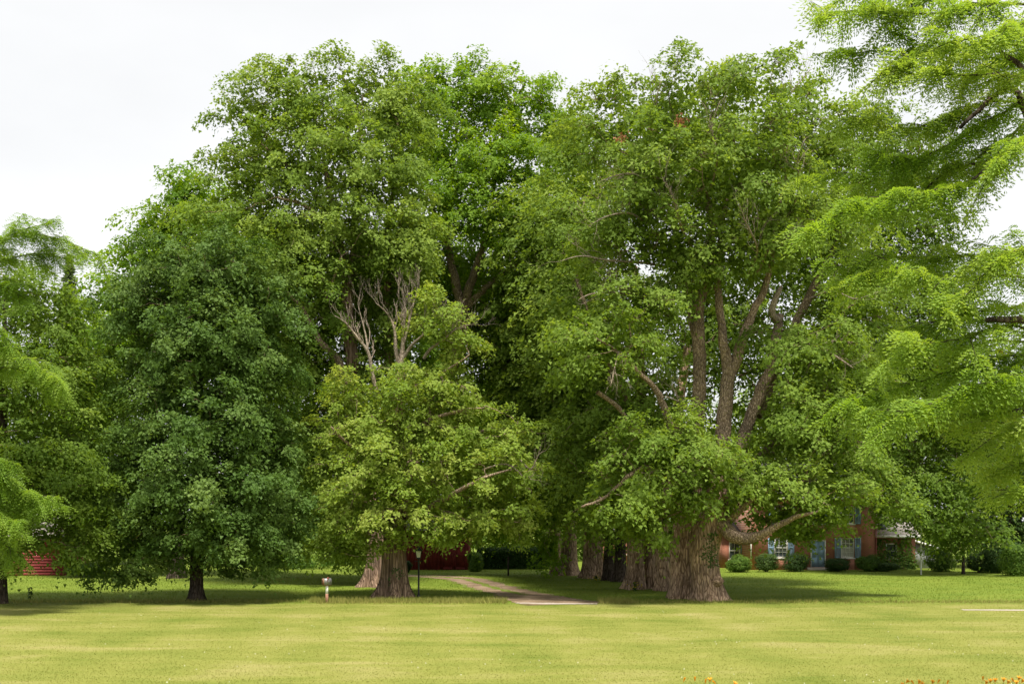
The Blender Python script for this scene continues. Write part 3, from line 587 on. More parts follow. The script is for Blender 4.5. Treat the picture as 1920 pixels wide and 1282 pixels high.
# right row, the trees behind it
R2, _ = tree('old_maple_tree', 'fluted pair of fused maple trunks right behind the huge double trunk', (1215, 63.5), 63.5,
    [[(1190, 1102, 0, .50), (1192, 1060, 0, .42), (1191, 1000, 0, .40), (1205, 900, 0, .36), (1200, 700, .5, .28), (1190, 500, 1, .15)],
     [(1242, 1107, -1.4, .40), (1243, 1060, -1.4, .34), (1240, 1000, -1.4, .36), (1255, 880, -1, .3), (1290, 650, 0, .2)],
     [(1218, 1100, .6, .34), (1217, 1050, .6, .32), (1218, 990, .6, .36), (1225, 880, .6, .25)]],
    [[(1205, 800, .2, .2), (1130, 660, -1, .14), (1080, 520, -1, .1)], [(1200, 640, .5, .2), (1300, 500, 1, .15), (1380, 350, 1, .1)]],
    [(1080, 270, 60, 90, 1), (1075, 430, 85, 110, 0), (1150, 330, 90, 100, 1), (1110, 590, 110, 100, 0), (1330, 300, 140, 130, 2), (1500, 420, 130, 140, 2), (1350, 600, 150, 140, 2), (1500, 700, 130, 130, 2), (1200, 760, 130, 110, 0), (1110, 840, 90, 100, -.5), (1320, 880, 120, 80, 1.5), (1180, 960, 75, 60, -1)],
    'maple', 102, spacing=1.28, n_spray=16, n_leaf=12, size=.2, br=(0.55, 2.04), bark='bark', tmean=.42, amp=.18, flare=.45, flare_h=.6, rtip=.013, front=.9, clear=[(1160, 1000, 1260, 1130, 2)])
for nm, lab, bx, dd, trs, lobes, lf, sd, bk in (
    ('old_maple_tree', 'old maple with a brown trunk and a black slender trunk side by side', 1152, 72,
     [[(1163, 1091, -.6, .40), (1163, 1040, -.6, .33), (1163, 980, -.6, .32), (1170, 850, 0, .25), (1160, 640, 0, .1)], [(1141, 1088, 1, .40), (1141, 1040, 1, .30), (1142, 980, 1, .28), (1140, 850, 1, .2), (1120, 650, 1, .08)]],
     [(1090, 700, 110, 110, 0), (1060, 560, 100, 110, 1), (1010, 450, 80, 110, 1), (1180, 850, 110, 100, 0), (1090, 880, 80, 80, 0), (1140, 975, 60, 40, 0)], 'maple', 103, 'bark_dark'),
    ('old_maple_tree', 'old maple with a broad brown ribbed trunk further up the drive', 1110, 76,
     [[(1112, 1084, 0, .74), (1112, 1050, 0, .68), (1113, 1000, 0, .66), (1115, 940, 0, .6), (1090, 800, 0, .4), (1060, 640, 0, .12)]],
     [(1040, 730, 100, 110, 0), (980, 620, 90, 120, 1), (1060, 850, 85, 80, -1), (1000, 830, 70, 80, 0), (1090, 930, 70, 50, -1)], 'maple', 104, 'bark'),
    ('old_maple_tree', 'sunlit flared pale trunk of the old maple before the hedge', 1068, 80,
     [[(1066, 1078, 0, .66), (1066, 1050, 0, .58), (1068, 1010, 0, .48), (1068, 950, 0, .42), (1050, 860, 0, .3), (1020, 760, 0, .1)], [(1045, 1076, 2, .5), (1044, 1045, 2, .42), (1042, 1000, 2, .36), (1020, 900, 2, .2)]],
     [(1000, 770, 80, 90, 0), (950, 720, 80, 100, 1), (1040, 880, 75, 60, -1), (1035, 960, 55, 42, -1.5), (1040, 1025, 42, 36, -2)], 'maple_fresh', 105, 'bark_sunlit')):
    tree(nm, lab, (bx, dd), dd, trs, [], lobes, lf, sd, spacing=1.24, n_spray=14, n_leaf=11, size=.21, br=(0.50, 1.80), bark=bk, flare=.42, flare_h=.5, amp=.13, rtip=.013, front=.7, step=.25, sides=28,
         clear=[(1045, 1000, 1085, 1090, 3), (1090, 1010, 1180, 1090, 2)])

# left row, first: shorter old maple with a dying bleached top
t, rg = tree('old_maple_tree', 'shorter old maple with bleached bare top branches beside the lamp post', (738, 57), 57,
    [[(738, 1119, 0, .66), (739, 1085, 0, .58), (738, 1040, 0, .57), (742, 985, 0, .5), (747, 930, 0, .40), (747, 860, 0, .30), (747, 790, 0, .25), (750, 720, 0, .22), (752, 690, 0, .2)]],
    [[(747, 930, 0, .22), (775, 975, -1.2, .16)][:1] + [(775, 972, -.6, .17), (810, 948, -1.6, .13), (850, 925, -2.4, .11), (905, 897, -3, .07), (960, 880, -3.4, .03)],
     [(745, 900, 0, .18), (700, 860, -1.2, .13), (650, 830, -2, .08), (620, 800, -2.5, .04)], [(748, 820, 0, .16), (800, 790, -.8, .11), (860, 770, -1.5, .07), (905, 765, -2, .03)],
     [(748, 850, 0, .14), (830, 830, 1, .1), (930, 800, 1.5, .06)], [(742, 990, 0, .2), (700, 985, -.6, .14), (655, 990, -1.4, .09), (620, 1010, -1.8, .05)],
     [(750, 740, 0, .14), (800, 715, -.8, .09), (845, 690, -1.4, .05), (880, 665, -1.8, .03)]],
    [(838, 605, 58, 42, -.3), (790, 585, 60, 40, -.3), (860, 640, 40, 25, -.5), (745, 695, 70, 45, -.8), (690, 735, 80, 45, -.8), (850, 700, 60, 55, -1), (740, 790, 130, 70, -.6), (650, 800, 70, 75, -.6), (840, 790, 90, 65, -.6), (930, 810, 70, 50, -.8),
     (720, 880, 120, 85, -1.2), (880, 880, 110, 70, -1.4), (960, 890, 60, 40, -1.6), (790, 950, 120, 62, -1.6), (680, 960, 85, 62, -.8), (900, 955, 90, 52, -1.4), (960, 975, 50, 38, -1), (655, 1020, 55, 40, -1.4), (850, 1000, 60, 35, -.8), (740, 1005, 50, 28, -2)],
    'maple_old', 201, core=8000, csize=.2, spacing=0.96, n_spray=17, n_leaf=15, size=.15, br=(0.30, 1.14), bark='bark_left', limbmat='limb', twigs=8, amp=.15, flutes=9, flare=.85, flare_h=.75, tmean=.5, tvar=.12, rtip=.012, inner=.2, upw=.8, sr=.32,
    clear=[(700, 1022, 765, 1125, 3), (762, 985, 815, 1125, 6), (765, 1006, 890, 1125, 6), (735, 940, 765, 985, .5), (600, 560, 730, 690, 5), (722, 540, 792, 682, .4), (800, 885, 900, 960, -2.6)], thin=lambda px, py: .9 if py < 660 else (.8 if py < 760 else .95))
for pts, kw in (([(752, 700, 0, .16), (753, 670, 0, .14), (756, 640, 0, .11), (757, 605, -.1, .07), (760, 570, -.2, .03)], dict(n=13, ln=1.1, depth=3, spread=.24, up=.45)),
            ([(748, 690, 0, .13), (742, 655, -.2, .11), (740, 620, -.3, .07), (728, 590, -.5, .045), (705, 568, -.8, .015)], dict(n=10, ln=.9, depth=3, spread=.26, up=.4)),
            ([(706, 735, -.4, .12), (698, 700, -.5, .11), (690, 660, -.6, .09), (668, 630, -.8, .06), (648, 605, -1, .04), (628, 592, -1.2, .014)], dict(n=11, ln=1.0, depth=3, spread=.26, up=.42)),
            ([(690, 662, -.6, .06), (687, 635, -.4, .05), (680, 605, -.4, .035), (672, 575, -.4, .012)], dict(n=8, ln=.8, depth=3, spread=.3, up=.4)),
            ([(754, 675, 0, .12), (770, 650, -.2, .09), (785, 635, -.5, .06), (815, 610, -.8, .035), (840, 595, -1, .013)], dict(n=12, ln=.9, depth=3, spread=.32, up=.3)),
            ([(758, 640, 0, .08), (768, 600, .2, .06), (775, 570, .3, .035), (782, 548, .4, .012)], dict(n=12, ln=.9, depth=3, spread=.28, up=.45)),
            ([(795, 672, -.2, .09), (806, 655, -.4, .075), (830, 638, -.8, .05), (858, 615, -1.2, .03), (885, 608, -1.5, .01)], dict(n=10, ln=.9, depth=3, spread=.35, up=.25)),
            ([(975, 860, -2.6, .05), (995, 880, -3, .04), (1010, 852, -3.2, .025), (1022, 845, -3.2, .01)], dict(n=9, ln=.6, depth=2, spread=.5, up=.2)),
            ([(905, 880, -2.4, .05), (950, 870, -2.9, .04), (985, 895, -3.2, .03), (1010, 900, -3.3, .01)], dict(n=9, ln=.6, depth=2, spread=.5, up=.1))):
    deadpart(t, 57, pts, rg, **kw)
ivy(t, 57, [(745, 1115), (742, 1090), (746, 1065)], rg, 170, .14, off=.62)

# left row, the tall trees behind it
tree('old_maple_tree', 'tall old maple with dark ribbed roots behind the bleached top tree', (703, 66), 66,
    [[(702, 1102, 0, .60), (704, 1060, 0, .50), (700, 1000, 0, .46), (680, 850, 0, .40), (662, 700, 0, .36), (652, 600, 0, .33), (650, 530, 0, .30)], [(722, 1098, 1.5, .5), (722, 1050, 1.5, .4), (735, 900, 1.5, .3), (728, 640, 1.2, .26), (727, 500, .8, .2)]],
    [[(650, 540, 0, .26), (640, 470, 0, .22), (632, 420, -.4, .17), (612, 330, -1, .12), (600, 230, -1, .05)], [(651, 540, 0, .22), (662, 480, .3, .18), (668, 400, .5, .14), (672, 280, .6, .09), (680, 180, .6, .04)],
     [(680, 860, 0, .25), (640, 690, -1.4, .2), (600, 640, -2, .17), (560, 570, -2.4, .12), (500, 520, -3, .07)], [(640, 470, 0, .16), (605, 415, -1.4, .13), (570, 385, -2, .1), (520, 370, -2.6, .05)], [(632, 420, -.4, .12), (560, 330, -1, .08), (490, 270, -1.6, .04)],
     [(727, 510, .8, .18), (728, 430, .6, .15), (740, 340, .4, .11), (745, 230, .4, .06)], [(612, 560, -2.6, .07), (640, 480, -3, .06)]],
    [(470, 230, 70, 70, 1), (560, 180, 85, 80, 0), (650, 175, 80, 72, .5), (735, 190, 75, 90, 1), (450, 330, 70, 75, 0), (540, 310, 90, 85, -1.2), (650, 300, 100, 95, -1.4), (740, 330, 80, 95, -.5), (430, 420, 75, 65, -.3), (540, 440, 100, 85, -1.6), (650, 430, 90, 80, -2), (750, 450, 80, 80, -1),
     (500, 540, 90, 75, -1.6), (620, 560, 110, 70, -1), (720, 560, 90, 70, .5), (560, 660, 95, 90, .5), (660, 700, 110, 100, 1.5), (600, 830, 110, 110, 2), (620, 980, 90, 65, 2.5), (560, 500, 110, 100, 3.5), (690, 520, 110, 110, 3.5)],
    'maple', 202, thin=lambda px, py: .8 if (py < 200 or px < 480) else 1, spacing=1.28, n_spray=22, n_leaf=16, size=.175, br=(0.41, 1.50), twigs=5, bark='bark_left', flutes=9, amp=.14, flare=.9, flare_h=.8, tmean=.55, tvar=.12, rtip=.015, core=24000, csize=.27, clear=[(680, 1030, 800, 1110, 4), (640, 400, 675, 640, -1.2), (640, 520, 740, 600, .4)])
tree('old_maple_tree', 'tall leaning old maple whose forked limbs spread over the drive', (736, 78), 78,
    [[(736, 1081, 0, .50), (742, 1000, 0, .48), (778, 850, 0, .48), (832, 720, 0, .46), (862, 640, 0, .44), (868, 580, 0, .44), (866, 560, 0, .42)]],
    [[(864, 570, 0, .34), (852, 520, -.4, .28), (842, 470, -.6, .24), (838, 420, -.6, .2), (850, 300, -.4, .12), (862, 190, 0, .05)], [(868, 570, 0, .34), (885, 525, -.6, .28), (900, 480, -1, .22), (915, 420, -1.2, .16), (935, 300, -1, .09), (950, 200, -.6, .04)],
     [(872, 580, 0, .28), (905, 545, -1, .22), (945, 510, -1.8, .18), (985, 485, -2.4, .14), (1040, 440, -3, .08), (1070, 400, -3, .04)], [(850, 690, 0, .16), (880, 650, -1.2, .12), (910, 662, -1.6, .07)],
     [(842, 470, -.6, .16), (810, 380, -1, .11), (790, 280, -1, .06)], [(838, 400, -.6, .14), (870, 320, -1.4, .1), (880, 270, -1.6, .06)]],
    [(800, 190, 75, 80, .6), (885, 185, 80, 72, 0), (960, 200, 75, 70, .5), (1015, 190, 35, 50, 1), (1050, 260, 60, 70, 1), (830, 290, 90, 85, -1.6), (930, 310, 95, 90, -2), (1020, 360, 85, 85, -1.6), (850, 400, 95, 75, -2.2), (950, 420, 85, 70, -2.6), (1040, 450, 75, 65, -2.8), (1000, 550, 85, 70, -1),
     (780, 480, 70, 70, -1), (920, 640, 110, 80, 1.6), (1010, 680, 90, 90, 1.6), (820, 680, 100, 80, 2), (900, 780, 120, 90, 2.5), (1000, 830, 90, 80, 2.5), (840, 900, 110, 80, 3), (960, 960, 80, 55, 3), (850, 1000, 60, 35, 2), (880, 520, 130, 110, 5), (980, 560, 110, 100, 4.5), (800, 580, 110, 100, 5)],
    'maple_fresh', 203, core=24000, csize=.27, spacing=1.36, n_spray=21, n_leaf=16, size=.19, br=(0.47, 1.62), twigs=4, bark='bark', tmean=.42, tvar=.12, rtip=.015, clear=[(830, 440, 930, 720, 1), (900, 470, 1010, 560, -1.4), (740, 1008, 890, 1090, 12), (780, 1030, 980, 1090, 9)])

# ------------------------------------------------------------------ trees on the left
tree('maple_tree', 'dense blue green oval maple with branches sweeping near the ground', (369, 54.4), 54.4,
    [[(369, 1126, 0, .36), (369, 1100, 0, .30), (369, 1050, 0, .29), (372, 950, 0, .26), (372, 850, 0, .23), (374, 700, 0, .17), (376, 560, 0, .1), (378, 470, 0, .04)]],
    [[(372, 760, 0, .13), (360, 660, -.8, .09), (355, 560, -1, .05)], [(373, 720, 0, .12), (398, 640, .6, .09), (402, 560, .8, .05)]],
    [(378, 508, 125, 74, 0), (285, 575, 90, 85, .4), (470, 570, 95, 88, .2), (375, 640, 120, 90, -1), (290, 720, 85, 95, 0), (470, 690, 85, 95, 0), (380, 780, 140, 90, -1.4), (270, 850, 80, 95, 0), (500, 830, 80, 95, 0), (390, 910, 150, 90, -1.6), (265, 970, 80, 80, -.4), (510, 960, 80, 85, -.2), (400, 1005, 150, 58, -1.2), (275, 1030, 75, 36, -1), (490, 1025, 80, 42, -.6), (235, 1078, 40, 16, -1.2), (425, 1075, 30, 14, -1.2)],
    'maple_blue', 301, core=26000, csize=.22, spacing=1.04, n_spray=23, n_leaf=16, size=.14, br=(0.33, 1.20), bark='bark_dark', flare=.5, flare_h=.4, amp=.06, flat=.7, tmean=.5, zmin=1.15, rtip=.011, inner=.3, sr=.30, upw=.6,
    clear=[(345, 1065, 398, 1130, 4), (440, 1072, 650, 1130, 4)], step=.3, sides=24)
tree('maple_tree', 'layered green maple with a straight dark trunk at the edge of the red shed', (3, 52.4), 52.4,
    [[(3, 1132, 0, .27), (3, 1100, 0, .25), (3, 1000, 0, .24), (5, 850, 0, .2), (8, 650, 0, .12), (10, 520, 0, .04)]], [],
    [(100, 610, 75, 75, 1), (20, 560, 80, 80, 1), (150, 700, 70, 75, 1), (40, 720, 100, 90, -.6), (130, 820, 85, 75, .6), (30, 860, 105, 85, -1), (120, 930, 95, 65, 0), (40, 980, 100, 60, -1), (150, 1010, 70, 45, .4), (60, 1055, 80, 26, -.4), (-60, 760, 100, 160, 0), (-60, 960, 110, 100, 0)],
    'maple', 302, core=9000, csize=.22, spacing=1.16, n_spray=20, n_leaf=16, size=.15, br=(0.39, 1.38), bark='bark_dark', flare=.25, flare_h=.3, amp=.05, flat=.42, tmean=.22, zmin=1.1, rtip=.011, clear=[(45, 1025, 125, 1085, 6), (-10, 1080, 60, 1135, 4)], step=.3, sides=20)
tree('maple_tree', 'round headed maple showing above the dense oval maple', (330, 76), 76,
    [[(330, 1083, 0, .45), (332, 900, 0, .38), (335, 700, 0, .3), (338, 520, 0, .18), (342, 380, 0, .05)]], [],
    [(345, 360, 50, 60, 0), (310, 430, 70, 60, 0), (395, 430, 70, 75, .5), (270, 490, 70, 60, -.5), (360, 520, 100, 80, -1), (460, 520, 80, 90, 0), (220, 560, 60, 65, -.5), (300, 620, 110, 100, 0), (450, 660, 100, 110, 1), (200, 660, 75, 90, 0), (180, 780, 70, 110, .5), (520, 800, 90, 120, 1), (560, 960, 80, 90, 1), (170, 930, 80, 110, 1)],
    'maple_fresh', 303, core=20000, spacing=1.16, n_spray=15, n_leaf=12, size=.2, br=(0.52, 1.80), tmean=.4, bark='bark_dark', rtip=.013, twigs=3, step=.4, sides=20, clear=[(20, 1000, 200, 1100, 6), (400, 1030, 700, 1100, 6)])

# far trees that close the view
def fartree(label, px, d, lobes, leaf, seed, sz=.3, sp=1.6, tm=.4, name='maple_tree', trunk_r=.28, zmin=.5, **kw):
    top = min(l[1] - l[3] * .4 for l in lobes); by = HY + F * CH / d
    mid = (by + top) / 2; cx = np.mean([l[0] for l in lobes])
    return tree(name, label, (px, d), d, [[(px, by + .5, 0, trunk_r), (px, by - 30, 0, trunk_r * .85), (.5 * (px + cx), mid, 0, trunk_r * .6), (cx, top, 0, .05)]], [], lobes, leaf, seed,
                spacing=sp, n_spray=9, n_leaf=9, size=sz, br=(0.66, 2.40), bark='bark_dark', tmean=tm, rtip=.014, step=.6, sides=14, front=.8, zmin=zmin, sr=.5, **kw)
fartree('far maple filling the gap above the red barn', 815, 108, [(800, 820, 130, 110, 0), (860, 930, 120, 90, 0), (760, 950, 110, 80, 0), (830, 1010, 110, 35, -2), (700, 860, 100, 110, 0)], 'maple', 401, tm=.25)
fartree('far maple behind the dark hedge at the end of the drive', 985, 112, [(960, 840, 110, 100, 0), (1040, 900, 110, 90, 0), (960, 960, 110, 70, 0), (1060, 1000, 100, 60, 0), (980, 1030, 90, 25, 0)], 'maple', 402, tm=.2)
fartree('far maple behind the small brick outbuilding', 1190, 118, [(1160, 860, 120, 100, 0), (1250, 900, 110, 100, 0), (1180, 980, 120, 70, 0), (1290, 1000, 100, 50, 0)], 'maple', 403, tm=.3)
fartree('far maple between the oval maple and the dark ribbed roots', 560, 104, [(540, 880, 110, 110, 0), (620, 940, 110, 90, 0), (520, 1000, 110, 55, 0), (640, 1025, 110, 35, -2), (470, 950, 90, 90, 0)], 'maple', 404, tm=.25)
fartree('far broad maple behind the red shed', 150, 100, [(120, 640, 90, 90, 0), (180, 760, 100, 110, 0), (100, 850, 120, 110, 0), (220, 900, 110, 100, 0), (150, 990, 130, 55, 1), (40, 760, 100, 120, 0), (0, 950, 120, 90, 1)], 'maple', 405, tm=.35, sp=1.65)
fartree('far maple rising behind the chimney end of the brick house', 1480, 112, [(1450, 820, 130, 110, 0), (1560, 800, 130, 120, 0), (1500, 920, 150, 80, 0), (1380, 930, 110, 90, 0), (1370, 1010, 70, 45, 0)], 'maple', 406, tm=.4, sp=1.7)
fartree('far maple behind the grey lean to of the house', 1700, 108, [(1680, 720, 120, 120, 0), (1760, 830, 130, 120, 0), (1650, 880, 130, 110, 0), (1780, 960, 110, 75, 0), (1840, 900, 100, 110, 0)], 'maple', 407, tm=.35, sp=1.65)
fartree('dark bushy tree crowded behind the tall pale lilac bush', 1890, 92, [(1880, 760, 90, 110, 0), (1900, 880, 100, 110, 0), (1870, 990, 80, 70, 0), (1960, 960, 100, 110, 0), (1930, 1030, 80, 40, -1)], 'shrub', 408, tm=.4, sp=1.6, sz=.24)
tree('maple_tree', 'slender trunked maple whose crown hangs over the white flagpole', (1806, 82), 82,
    [[(1806, 1076, 0, .12), (1806, 1040, 0, .11), (1803, 960, 0, .12), (1790, 820, 0, .12), (1760, 650, 0, .10), (1730, 480, 0, .05), (1710, 330, 0, .03)]],
    [[(1803, 960, 0, .08), (1740, 880, -1, .06), (1690, 830, -1.6, .04)]],
    [(1640, 260, 70, 75, 0), (1700, 310, 80, 80, 0), (1640, 400, 85, 90, 0), (1740, 420, 75, 80, 0), (1680, 520, 90, 80, 0), (1760, 560, 80, 80, -.5), (1660, 640, 90, 80, -1), (1760, 690, 90, 80, -1), (1700, 780, 100, 80, -1.6), (1800, 800, 80, 80, -1), (1680, 880, 90, 65, -1.4), (1780, 900, 100, 65, -1.6), (1730, 970, 90, 42, -1.8), (1810, 985, 75, 42, -1.4), (1670, 950, 55, 40, -1)],
    'maple', 409, spacing=1.20, n_spray=15, n_leaf=12, size=.2, br=(0.52, 1.74), tmean=.12, bark='bark_dark', rtip=.013, twigs=3, flare=.3, flare_h=.3, amp=.05, zmin=1.6, step=.4, sides=14, clear=[(1560, 978, 1733, 1090, 8)])
# conifer beyond the far left maple
root = empty('conifer_tree', (GX(130, 115), 115, 0), 'narrow far conifer top poking up behind the layered maple', 'tree')
mb = MB(); top = P(130, 478, 115); mb.tube([(top[0], 115, -.05), (top[0], 115, 12), top], [.35, .22, .03], 10); mb.build('trunk', M['bark_dark'], root, smooth=True)
rg = np.random.default_rng(77); cm = MB(); n = 16000
h = rg.random(n) ** .8; zz = top[2] * (1 - h * .8); rr = (.25 + 3.0 * h ** .9) * (1 + .22 * np.sin(zz * 5.2)) * rg.random(n) ** .45; an = rg.uniform(0, 6.28, n)
c = np.stack([top[0] + rr * np.cos(an), 115 + rr * np.sin(an), zz + .12 * rr], -1)
leaf_quads(cm, c, rg.normal(0, .5, (n, 3)) + np.array([0, -.3, .8]), rg.uniform(.25, .5, n), rg, .35, np.clip(rg.normal(.5, .2, n), 0, 1), along=np.stack([np.cos(an), np.sin(an), np.full(n, .4)], -1)); cm.build('crown', M['needle'], root, tint=True)

# ------------------------------------------------------------------ honey locusts near the camera
def locust(label, base, d0, trunk, limbs, plumes, seed, dens=1.0, tm=.5, scale=1.0, yellow=()):
    rg = np.random.default_rng(seed); root = empty('honey_locust_tree', (base[0], base[1], 0), label, 'tree')
    mb = MB(); old_trunk(mb, trunk[0], trunk[1], rg, 5, .05, .4, .5, 20, .3); mb.build('trunk', M['bark_dark'], root, smooth=True)
    for lb in limbs:
        mb = MB(); p, rd = resample([P(a, b, d0 + c) for a, b, c, _ in lb], [q[3] for q in lb], .2); p[1:-1] += rg.normal(0, .015, p[1:-1].shape); mb.tube(p, rd, 8); mb.build('limb', M['bark_dark'], root, smooth=True)
    br = MB(); LP, LD, LN, LT = [], [], [], []
    for pi, pl in enumerate(plumes):
        w_ = pl[0][3] if len(pl[0]) > 3 else .55
        p, _ = resample([P(a[0], a[1], d0 + a[2]) for a in pl], [1] * len(pl), .1); n = len(p)
        p[1:] += np.cumsum(rg.normal(0, .012, p[1:].shape), 0)
        br.tube(p, np.linspace(.026, .005, n) * scale, 5); tb = np.clip(rg.normal(tm, .12), .1, .9); axes = [(p, tb)]
        for _ in range(int(n * .1 * 4.6 * dens) + 2):          # side branches
            j = min(int(n * rg.uniform(.05, .97)), n - 2); f = j / n; tg = norm(p[j + 1] - p[max(j - 1, 0)]); side = norm(np.cross(tg, [0, 0, 1])) * rg.choice([-1, 1])
            dd = norm(tg + side * rg.uniform(.15, 1.1) + np.array([0, 0, rg.uniform(-.45, .7)])); ln = w_ * rg.uniform(.8, 2.0) * (1 - .4 * f) * scale; k = max(5, int(ln / .08)); q = [p[j]]
            for _ in range(k): dd = norm(dd + np.array([0, 0, -.055]) + rg.normal(0, .10, 3)); q.append(q[-1] + dd * ln / k)
            q = np.array(q); br.tube(q, np.linspace(.011, .003, k + 1) * scale, 4, False); axes.append((q, np.clip(tb + rg.normal(0, .10), .05, .95)))
        for q, tq in axes:                                     # tufts of compound leaves along every axis
            seg = np.linalg.norm(np.diff(q, axis=0), axis=1); Lq = seg.sum(); nt_ = int(Lq / (.085 * scale)) + 1
            cs = np.r_[0, np.cumsum(seg)]
            for s_ in np.linspace(.06 if q is not p else .25, 1, nt_) * Lq:
                j = min(np.searchsorted(cs, s_, side='right') - 1, len(q) - 2); o_ = q[j] + (q[j + 1] - q[j]) * (s_ - cs[j]) / max(seg[j], 1e-6); tg = norm(q[j + 1] - q[j])
                nl = rg.integers(5, 8); az_ = rg.uniform(0, 6.28, nl)
                ld = np.stack([np.cos(az_), np.sin(az_), rg.uniform(-1.0, .5, nl)], -1); ld = norm(norm(ld) + tg * rg.uniform(.2, .8, (nl, 1)))
                LP.append(np.repeat(o_[None], nl, 0)); LD.append(ld); LN.append(norm(np.array([0, -.25, 1.]) + .5 * ld + rg.normal(0, .25, (nl, 3)))); LT.append(np.clip(tq + rg.normal(0, .07) + rg.normal(0, .08, nl), 0, 1))
    tag(br.build('branches', M['bark_dark'], root, smooth=True), kind='stuff')
    LP, LD, LN, LT = map(np.concatenate, (LP, LD, LN, LT)); n = len(LP)
    LN = norm(LN - LD * (LN * LD).sum(-1, keepdims=True)); LS = np.cross(LD, LN)
    ll = rg.uniform(.20, .33, n) * scale; K = 5
    s = (np.arange(K) + .6) / K
    c0 = LP[:, None] + LD[:, None] * (s[None] * ll[:, None])[..., None]; c0[..., 2] -= .62 * ll[:, None] * s[None] ** 2
    lw = (.047 * (1 - .45 * np.abs(2 * s - .9)))[None] * scale * np.ones((n, 1)); lh = (ll / K * 1.6)[:, None] * np.ones(K)
    vs = []
    for sg in (-1, 1):
        sd = LS[:, None] * sg; t_ = LD[:, None]
        a = c0; b = c0 + (sd * .5 * lw[..., None] + t_ * lh[..., None] * .6) + LN[:, None] * .004; c = c0 + sd * lw[..., None] + t_ * lh[..., None] * .25 - LN[:, None] * .01; e = c0 + (sd * .5 * lw[..., None] - t_ * lh[..., None] * .35)
        vs.append(np.stack([e * .5 + a * .5, c, b], 2))
    v = np.stack(vs, 2).reshape(-1, 3)
    cm = MB(); tn = np.repeat(LT, 2 * K)
    yl = np.zeros(n, bool)
    px = 960 + LP[:, 0] * F / LP[:, 1]; py = HY - (LP[:, 2] - CH) * F / LP[:, 1]
    for (a, b, rx, ry, pr) in yellow: yl |= (((px - a) / rx) ** 2 + ((py - b) / ry) ** 2 < 1) & (rg.random(n) < pr)
    yq = np.repeat(yl, 2 * K); V4 = v.reshape(-1, 3, 3)
    g = V4[~yq]; cm.add(g.reshape(-1, 3), np.arange(len(g) * 3).reshape(-1, 3), tn[~yq]); cm.build('crown', M['locust'], root, tint=True)
    if yl.any():
        g = V4[yq]; cm = MB(); cm.add(g.reshape(-1, 3), np.arange(len(g) * 3).reshape(-1, 3), tn[yq]); cm.build('yellow_leaves', M['locust_yellow'], root, tint=True)
    print('locust leaves', n)
    return root
D = 19.0
trx = GX(2230, D)
LIMB = [[(2230, 700, 0, .16), (2120, 480, .2, .12), (2000, 250, .4, .08), (1930, 140, .4, .05), (1870, 90, .3, .03)],
        [(2230, 760, 0, .15), (2080, 560, -.3, .11), (1960, 330, -.2, .07), (1900, 170, 0, .05), (1800, 240, 0, .03)],
        [(2230, 820, 0, .15), (2090, 700, -.6, .11), (1960, 610, -.8, .07), (1850, 600, -1, .04)],
        [(2230, 880, 0, .12), (2100, 820, .4, .09), (2000, 790, .4, .06), (1900, 770, .2, .03)]]
